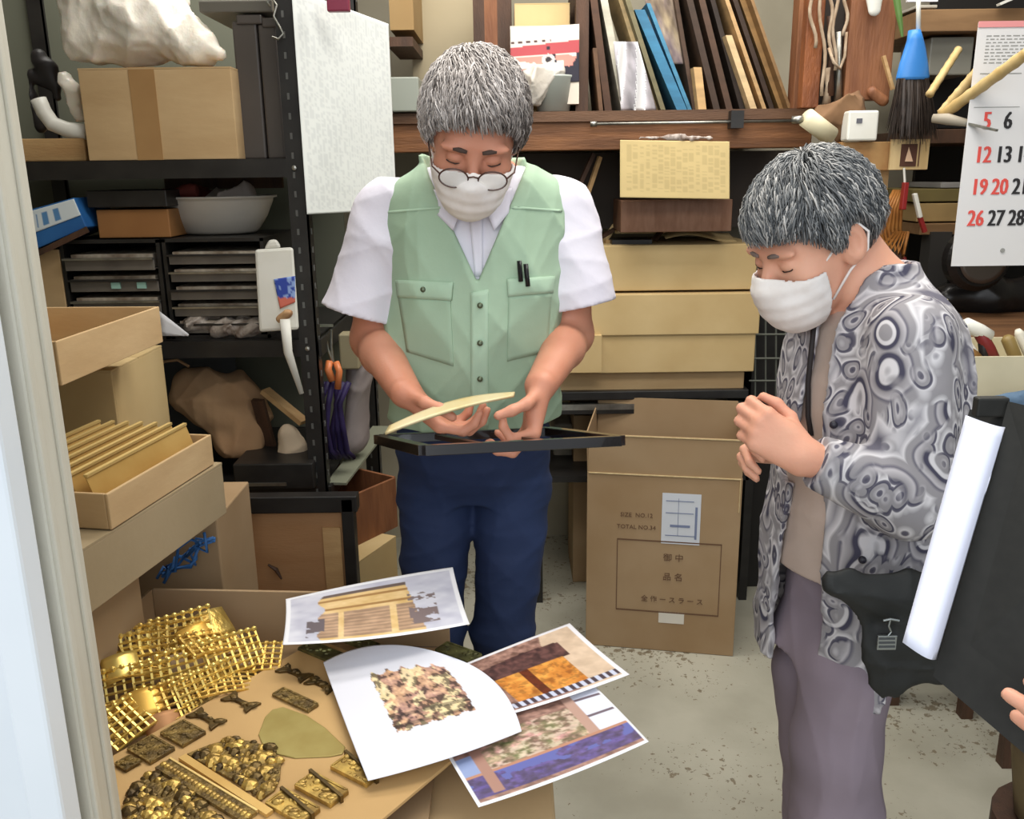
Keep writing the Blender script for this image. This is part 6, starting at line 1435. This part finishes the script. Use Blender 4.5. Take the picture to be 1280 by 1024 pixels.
def fan(label, pix, m_, relief=None, seed=0, h=.004):
    pts = [onb(*p) for p in pix]; c = sum(pts, Vector()) / len(pts); r = thing('brass_fan', label, 'fitting', c)
    G().slab(pts, h).obj('plate', m_, r, bevel=.001)
    if relief:
        rs = np.random.RandomState(seed); g = G(); g2_ = G(); n_ = 0
        lo = [min(p[0] for p in pix), min(p[1] for p in pix)]; hi = [max(p[0] for p in pix), max(p[1] for p in pix)]
        def inside(x, y):
            k = False
            for (xa, ya), (xb, yb) in zip(pix, pix[1:] + pix[:1]):
                if (ya > y) != (yb > y) and x < (xb - xa) * (y - ya) / (yb - ya) + xa: k = not k
            return k
        while n_ < 130:
            x, y = lo[0] + rs.rand() * (hi[0] - lo[0]), lo[1] + rs.rand() * (hi[1] - lo[1])
            if not inside(x, y): continue
            n_ += 1; rr = .003 + .006 * rs.rand() ** 2
            (g if rs.rand() < .6 else g2_).lathe([(rr, 0), (rr * .8, rr * .5), (rr * .3, rr * .8), (.0001, rr * .85)], onb(x, y, h - .0005), 7, sx=.7 + .8 * rs.rand(), sy=.7 + .8 * rs.rand())
        g.obj('relief', relief, r, kind='stuff'); g2_.obj('dark_relief', drk, r, kind='stuff')
    return r
z4c = lambda L_: [(100 + x / 3.2, 704 + y / 3.2) for x, y in L_]
fan('plain olive fan-shaped brass sheet in the middle of the board', z4c([(740, 620), (770, 590), (812, 580), (905, 612), (980, 662), (1062, 740), (1050, 768), (1000, 778), (860, 784), (790, 768), (730, 730), (714, 690)]), gold_olive, h=.002)
fan('embossed half-round brass ornament in front of the olive fan sheet', z4c([(428, 772), (520, 735), (600, 712), (690, 722), (770, 750), (806, 800), (800, 870), (780, 915), (735, 948)]), gold_dark, relief_m, 3)
fan('embossed half-round brass ornament at the lower edge by the door frame', z4c([(190, 975), (215, 905), (260, 865), (310, 848), (400, 905), (470, 955), (560, 1040), (300, 1120), (190, 1060)]), gold_dark, relief_m, 4)
for i, (p, q_, w_) in enumerate((((330, 815), (680, 1030), .020), ((410, 785), (760, 1012), .010))):
    a_, b_2 = onb(*z4c([p])[0]), onb(*z4c([q_])[0]); r = thing('brass_strip', ('broad embossed brass strip between the two half-round ornaments', 'thin plain brass strip beside the broad embossed one')[i], 'strip', a_)
    G().bar(a_ + Vector((0, 0, .003)), b_2 + Vector((0, 0, .003)), w_, .005).obj('strip', gold_dark if i == 0 else gold_sheet, r)
    if i == 0:
        g = G()
        for k in range(24): g.lathe([(.005, 0), (.004, .002), (.0001, .003)], a_.lerp(b_2, (k + .5) / 24) + Vector((0, 0, .005)), 6)
        g.obj('relief', relief_m, r, kind='stuff'); G().bar(a_ + e1 * .011 + Vector((0, 0, .005)), b_2 + e1 * .011 + Vector((0, 0, .005)), .0025, .004).obj('edge', mat('pale_brass_edge', (226, 196, 128), .4, metal=.5), r)
# brass lattice parts heaped in the carton
def lattice(c, R, nx, ny, sx, sy, curve, m_, label):
    r = thing('brass_lattice', label, 'brass part', c, 'brass lattice parts in the open carton'); R = Matrix(R)
    def pt(u, v): 
        x = (u - .5) * sx; y = (v - .5) * sy; return Vector(c) + R @ Vector((x, y, -curve * (u - .5) ** 2 * 4 * sx * .25))
    g = G()
    for i in range(nx + 1):
        u = i / nx
        for j in range(ny): g.bar(pt(u, j / ny), pt(u, (j + 1) / ny), .0032, .0022)
    g.obj('upright_bars', m_, r); g = G()
    for j in range(ny + 1):
        v = j / ny
        for i in range(nx): g.bar(pt(i / nx, v), pt((i + 1) / nx, v), .0036, .0026)
    g.obj('cross_bars', m_, r); g = G()
    for i in range(nx + 1):
        g.lathe([(.0036, -.003), (.0045, 0), (.0036, .003), (.0001, .0045)], pt(i / nx, 1), 6)
    g.obj('studs', m_, r); return r
rs = np.random.RandomState(6)
gb = mat('bright_gold', (240, 214, 128), .34, metal=.75, c2=(226, 192, 100), scale=20)
spots = [(150, 860, .06, 1), (172, 836, .07, 0), (185, 800, .085, 1), (215, 800, .085, 0), (208, 850, .06, 1), (240, 830, .07, 1), (235, 868, .05, 0), (165, 895, .05, 1), (268, 800, .085, 0), (295, 815, .07, 1), (285, 850, .05, 0), (262, 860, .05, 1), (315, 822, .05, 0), (145, 905, .04, 0), (148, 820, .08, 1), (228, 790, .09, 1)]
names = ['by the door frame', 'second row left', 'standing at the upper left', 'standing upper middle', 'centre left', 'centre', 'front centre', 'front left', 'upper right', 'right side', 'front right', 'low centre', 'rightmost', 'nearest the camera', 'behind the door frame edge', 'topmost at the back']
for i, (x, y, dz, f) in enumerate(spots):
    c = PZ(x, y, FZ + dz); yaw = math.radians(35 + rs.randn() * 14); tilt = math.radians(50 + 16 * rs.randn()) if f else math.radians(28 + 15 * rs.randn()); rollr = math.radians(10 * rs.randn())
    R = Matrix.Rotation(yaw, 3, 'Z') @ Matrix.Rotation(rollr, 3, 'Y') @ Matrix.Rotation(tilt, 3, 'X')
    lattice(c, R, 7, 5, .085, .055, .25, gb if f else gold, 'gold brass lattice piece in the open carton, ' + names[i])
for i, (x, y, dz, w_, h_, m_) in enumerate(((262, 785, .085, .07, .05, gold), (250, 800, .08, .06, .05, mat('amber_brass', (222, 176, 84), .4, metal=.6)), (182, 880, .05, .06, .04, _M['amber_brass']), (334, 835, .03, .035, .05, mat('copper_sheet', (178, 128, 84), .5, metal=.3)), (205, 905, .03, .05, .03, _M['copper_sheet']), (152, 835, .08, .05, .04, gb), (240, 915, .02, .12, .02, gold_dark), (272, 885, .02, .13, .015, gold_dark))):
    c = PZ(x, y, FZ + dz); rs2 = np.random.RandomState(i); R = Matrix.Rotation(math.radians(32 + 10 * rs2.randn()), 3, 'Z') @ Matrix.Rotation(math.radians(40 if i < 6 else 8), 3, 'X')
    cu = .02
    sheet('brass_plate', lambda u, v: c + R @ Vector(((u - .5) * w_, (v - .5) * h_, cu * math.sin(math.pi * u) * (w_ / .06) * .5)), None, m_, None, 8, 5, .0015, label='curved brass plate in the open carton, ' + ['highest at the back', 'amber-toned under the highest', 'amber-toned near the front left', 'copper-toned at the right wall', 'copper-toned at the front', 'bright one by the door frame', 'dark long one by the board edge', 'dark thin one beside the board'][i], cat='brass part')
G().box((PZ(220, 850, FZ).x, PZ(220, 850, FZ).y, FZ + .012), (.22, .16, .02), yaw=.5).obj('packing_pad', card_d, None, label='cardboard pad under the heaped lattice parts', cat='pad')
# ---- photographs and sheets
def coons(top, right, bottom, left, zf):
    """four pixel polylines -> point function; each list runs left->right or top->bottom"""
    def ev(L_, t):
        n_ = len(L_) - 1; k = min(int(t * n_), n_ - 1); f = t * n_ - k; 
        if n_ == 2:      # smooth quadratic through three points
            a_, m_, b_2 = [Vector((*q, 0)) for q in L_]; return a_ * (2 * (t - .5) * (t - 1)) + m_ * (4 * t * (1 - t)) + b_2 * (2 * t * (t - .5))
        return Vector((*L_[k], 0)).lerp(Vector((*L_[k + 1], 0)), f)
    c00, c10, c01, c11 = [Vector((*q, 0)) for q in (top[0], top[-1], bottom[0], bottom[-1])]
    def f(u, v):
        p = ev(top, u) * (1 - v) + ev(bottom, u) * v + ev(left, v) * (1 - u) + ev(right, v) * u - (c00 * (1 - u) * (1 - v) + c10 * u * (1 - v) + c01 * (1 - u) * v + c11 * u * v)
        return PZ(p.x, p.y, zf(u, v))
    return f
def W3(mask, a_, b_2): return np.where(mask[..., None], np.array(a_) * np.ones(mask.shape + (3,)), b_2)
def wood_hall(U, V):      # photo of a carved wooden hall
    n1, n2, n3 = vnoise(U, V, 3, 1), vnoise(U, V, 6, 2), vnoise(U, V, 1.5, 3)
    c = np.stack([.86 - .16 * n1, .86 - .16 * n1, .90 - .13 * n1], -1); 
    inb = (U > .20 + .02 * np.sin(V * 20)) & (U < .78 - .1 * (1 - V)) & (V > .12)
    w_ = np.stack([.84 + .1 * n2, .70 + .12 * n2, .46 + .16 * n2], -1); c = np.where(inb[..., None], w_, c)
    for r0 in (.22, .38): c = W3(inb & (V > r0) & (V < r0 + .035), (.66, .50, .30), c)
    bay = inb & (V > .47) & (V < .92) & (((U * 3.4) % 1) > .12)
    c = np.where(bay[..., None], np.stack([.66 + .16 * n2, .54 + .14 * n2, .44 + .12 * n2], -1) * (.88 + .14 * (np.sin(V * 110) > 0))[..., None], c)
    c = W3(inb & (V > .12) & (V < .17), (.42, .36, .34), c)
    c = W3((U > .70) & (U < .86) & (V > .30) & (V < .85) & (n2 > .45), (.50, .44, .44), c); c = W3((U > .12) & (U < .22) & (V > .55) & (V < .9) & (n2 > .45), (.42, .38, .40), c)
    return W3((U < .03) | (U > .97) | (V < .04) | (V > .96), (.93, .93, .95), c)
def float_print(U, V):      # white page with a small carved-float picture
    n1, n2, n3 = vnoise(U, V, 9, 21), vnoise(U, V, 16, 22), vnoise(U, V, 5, 23); c = np.ones(U.shape + (3,)) * np.array((.86, .86, .895))
    e = .015 * np.sin(U * 60) + .01 * np.sin(V * 83)
    inb = (U > .27 + e) & (U < .76 + e) & (V > .24 + e) & (V < .74 - .05 * U + e)
    n1 = .2 * n1 + .8 * n2; pic = np.stack([.50 + .40 * n2, .35 + .38 * n2, .28 + .34 * n1], -1)
    pic = np.where((n3 > .58)[..., None], np.stack([.78 + .15 * n2, .68 + .18 * n2, .50 + .2 * n1], -1), pic); pic = np.where(((V > .58) & (np.abs((V * 14) % 1 - .5) < .2))[..., None], pic * .72, pic)
    pic = np.where((n1 < .40)[..., None], pic * .6, pic); c = np.where(inb[..., None], pic, c)
    c = W3((U > .10) & (U < .105) & (V > .1) & (V < .85), (.72, .70, .72), c); return c
def warm_shrine(U, V):
    n1, n2, n3 = vnoise(U, V, 6, 31), vnoise(U, V, 12, 32), vnoise(U, V, 2, 33); c = np.stack([.42 + .3 * n2, .30 + .26 * n2, .26 + .24 * n2], -1)
    c = np.where(((U > .62) | (V < .14))[..., None] & ((U + V * .3) > .72)[..., None], np.stack([.78 + .1 * n1, .68 + .1 * n1, .58 + .1 * n1], -1), c)
    roof = (V > .16 + .1 * np.abs(U - .5)) & (V < .42) & (U > .12) & (U < .80); c = np.where(roof[..., None], np.stack([.24 + .22 * n2, .15 + .16 * n2, .15 + .14 * n2], -1), c)
    body = (V > .40) & (V < .84) & (U > .16) & (U < .74); c = np.where(body[..., None], np.stack([.74 + .22 * n1, .44 + .24 * n1, .16 + .16 * n1], -1), c)
    c = np.where((body & (U > .36) & (U < .44))[..., None], np.array((.42, .18, .08)), c); c = np.where((body & (n2 < .42))[..., None], c * .84, c)
    c = W3((V > .84) & (V < .93) & (((U * 16) % 1) > .5), (.78, .80, .88), c); c = W3((V > .84) & (V < .93) & (((U * 16) % 1) < .5), (.28, .22, .26), c)
    return W3((U > .965) | (V < .03) | (V > .96) | (U < .02), (.92, .91, .93), c)
def carved_shrine(U, V):
    n1, n2, n3 = vnoise(U, V, 7, 41), vnoise(U, V, 14, 42), vnoise(U, V, 3, 43); n1 = .25 * n1 + .75 * n2; c = np.stack([.46 + .26 * n2, .34 + .22 * n2, .30 + .2 * n2], -1)
    bodym = (V > .18) & (V < .62) & (U > .18) & (U < .80); c = np.where(bodym[..., None], np.stack([.40 + .50 * n2, .32 + .46 * n1, .26 + .40 * n2], -1), c)
    c = np.where((bodym & (n3 > .52) & (n2 > .45))[..., None], c * .55 + np.array((.84, .82, .72)) * .45, c)
    c = W3((U > .82) & (V < .62), (.86, .87, .93), c); c = W3((U > .82) & (V < .62) & (np.abs((V * 4) % 1 - .5) < .06), (.42, .36, .40), c); c = W3((U > .78) & (U < .835) & (V < .62), (.72, .58, .52), c)
    c = W3((U < .14) & (V > .35) & (V < .78), (.56, .62, .78), c)
    low = (V > .62) & (V < .92); c = np.where(low[..., None], np.stack([.27 + .18 * n1, .22 + .16 * n1, .34 + .28 * n2], -1), c); c = np.where((low & (n3 > .56) & (V < .8))[..., None], np.array((.38, .40, .66)), c)
    c = W3((V > .60) & (V < .64), (.72, .52, .42), c); c = W3((U > .12) & (U < .19) & (V > .3) & (V < .9), (.66, .50, .44), c)
    return W3((U > .985) | (V < .02) | (V > .965) | (U < .02), (.93, .93, .95), c)
pz = DZ + .006
sheet('photo_print', coons([(650, 888), (700, 872), (744, 858)], [(744, 858), (778, 892), (811, 927)], [(598, 1009), (705, 972), (811, 927)], [(560, 930), (575, 970), (598, 1009)] if False else [(650, 888), (600, 930), (598, 1009)], lambda u, v: pz + .0015), carved_shrine, vmat('photo_gloss', .35), None, 110, 90, .0006, label='photo print of a carved shrine with blue lower part, lowest in the overlapping stack', cat='photo') if False else None
sheet('photo_print', coons([(548, 925), (640, 890), (744, 858)], [(744, 858), (778, 892), (811, 927)], [(598, 1009), (705, 972), (811, 927)], [(548, 925), (572, 966), (598, 1009)], lambda u, v: pz + .0015), carved_shrine, vmat('photo_gloss', .35), None, 120, 90, .0006, label='photo print of a carved shrine, overhanging the table corner nearest the camera', cat='photo')
sheet('photo_print', coons([(566, 836), (640, 806), (712, 779)], [(712, 779), (748, 812), (787, 843)], [(634, 894), (712, 870), (787, 843)], [(566, 836), (600, 866), (634, 894)], lambda u, v: pz + .006 + .004 * math.sin(3 * u)), warm_shrine, _M['photo_gloss'], None, 120, 80, .0006, label='photo print of an orange-gold shrine under a dark roof', cat='photo')
sheet('printed_page', coons([(404, 828), (480, 806), (566, 822)], [(566, 822), (622, 856), (652, 914)], [(460, 976), (560, 948), (652, 914)], [(404, 828), (430, 900), (460, 976)], lambda u, v: pz + .010 + .020 * (1 - v) * u + .006 * math.sin(3.1 * u)), float_print, vmat('printer_paper', .8), None, 140, 110, .0006, label='white curling page with a small carved float picture in the middle', cat='paper')
sheet('photo_print', coons([(357, 749), (465, 726), (566, 709)], [(566, 709), (575, 745), (587, 780)], [(353, 806), (470, 798), (587, 780)], [(357, 749), (357, 776), (353, 806)], lambda u, v: TZ + .006 + .012 * math.sin(2.6 * u)), wood_hall, _M['photo_gloss'], None, 130, 80, .0006, label='photo print of a pale wooden hall resting on the open carton\'s back wall', cat='photo')
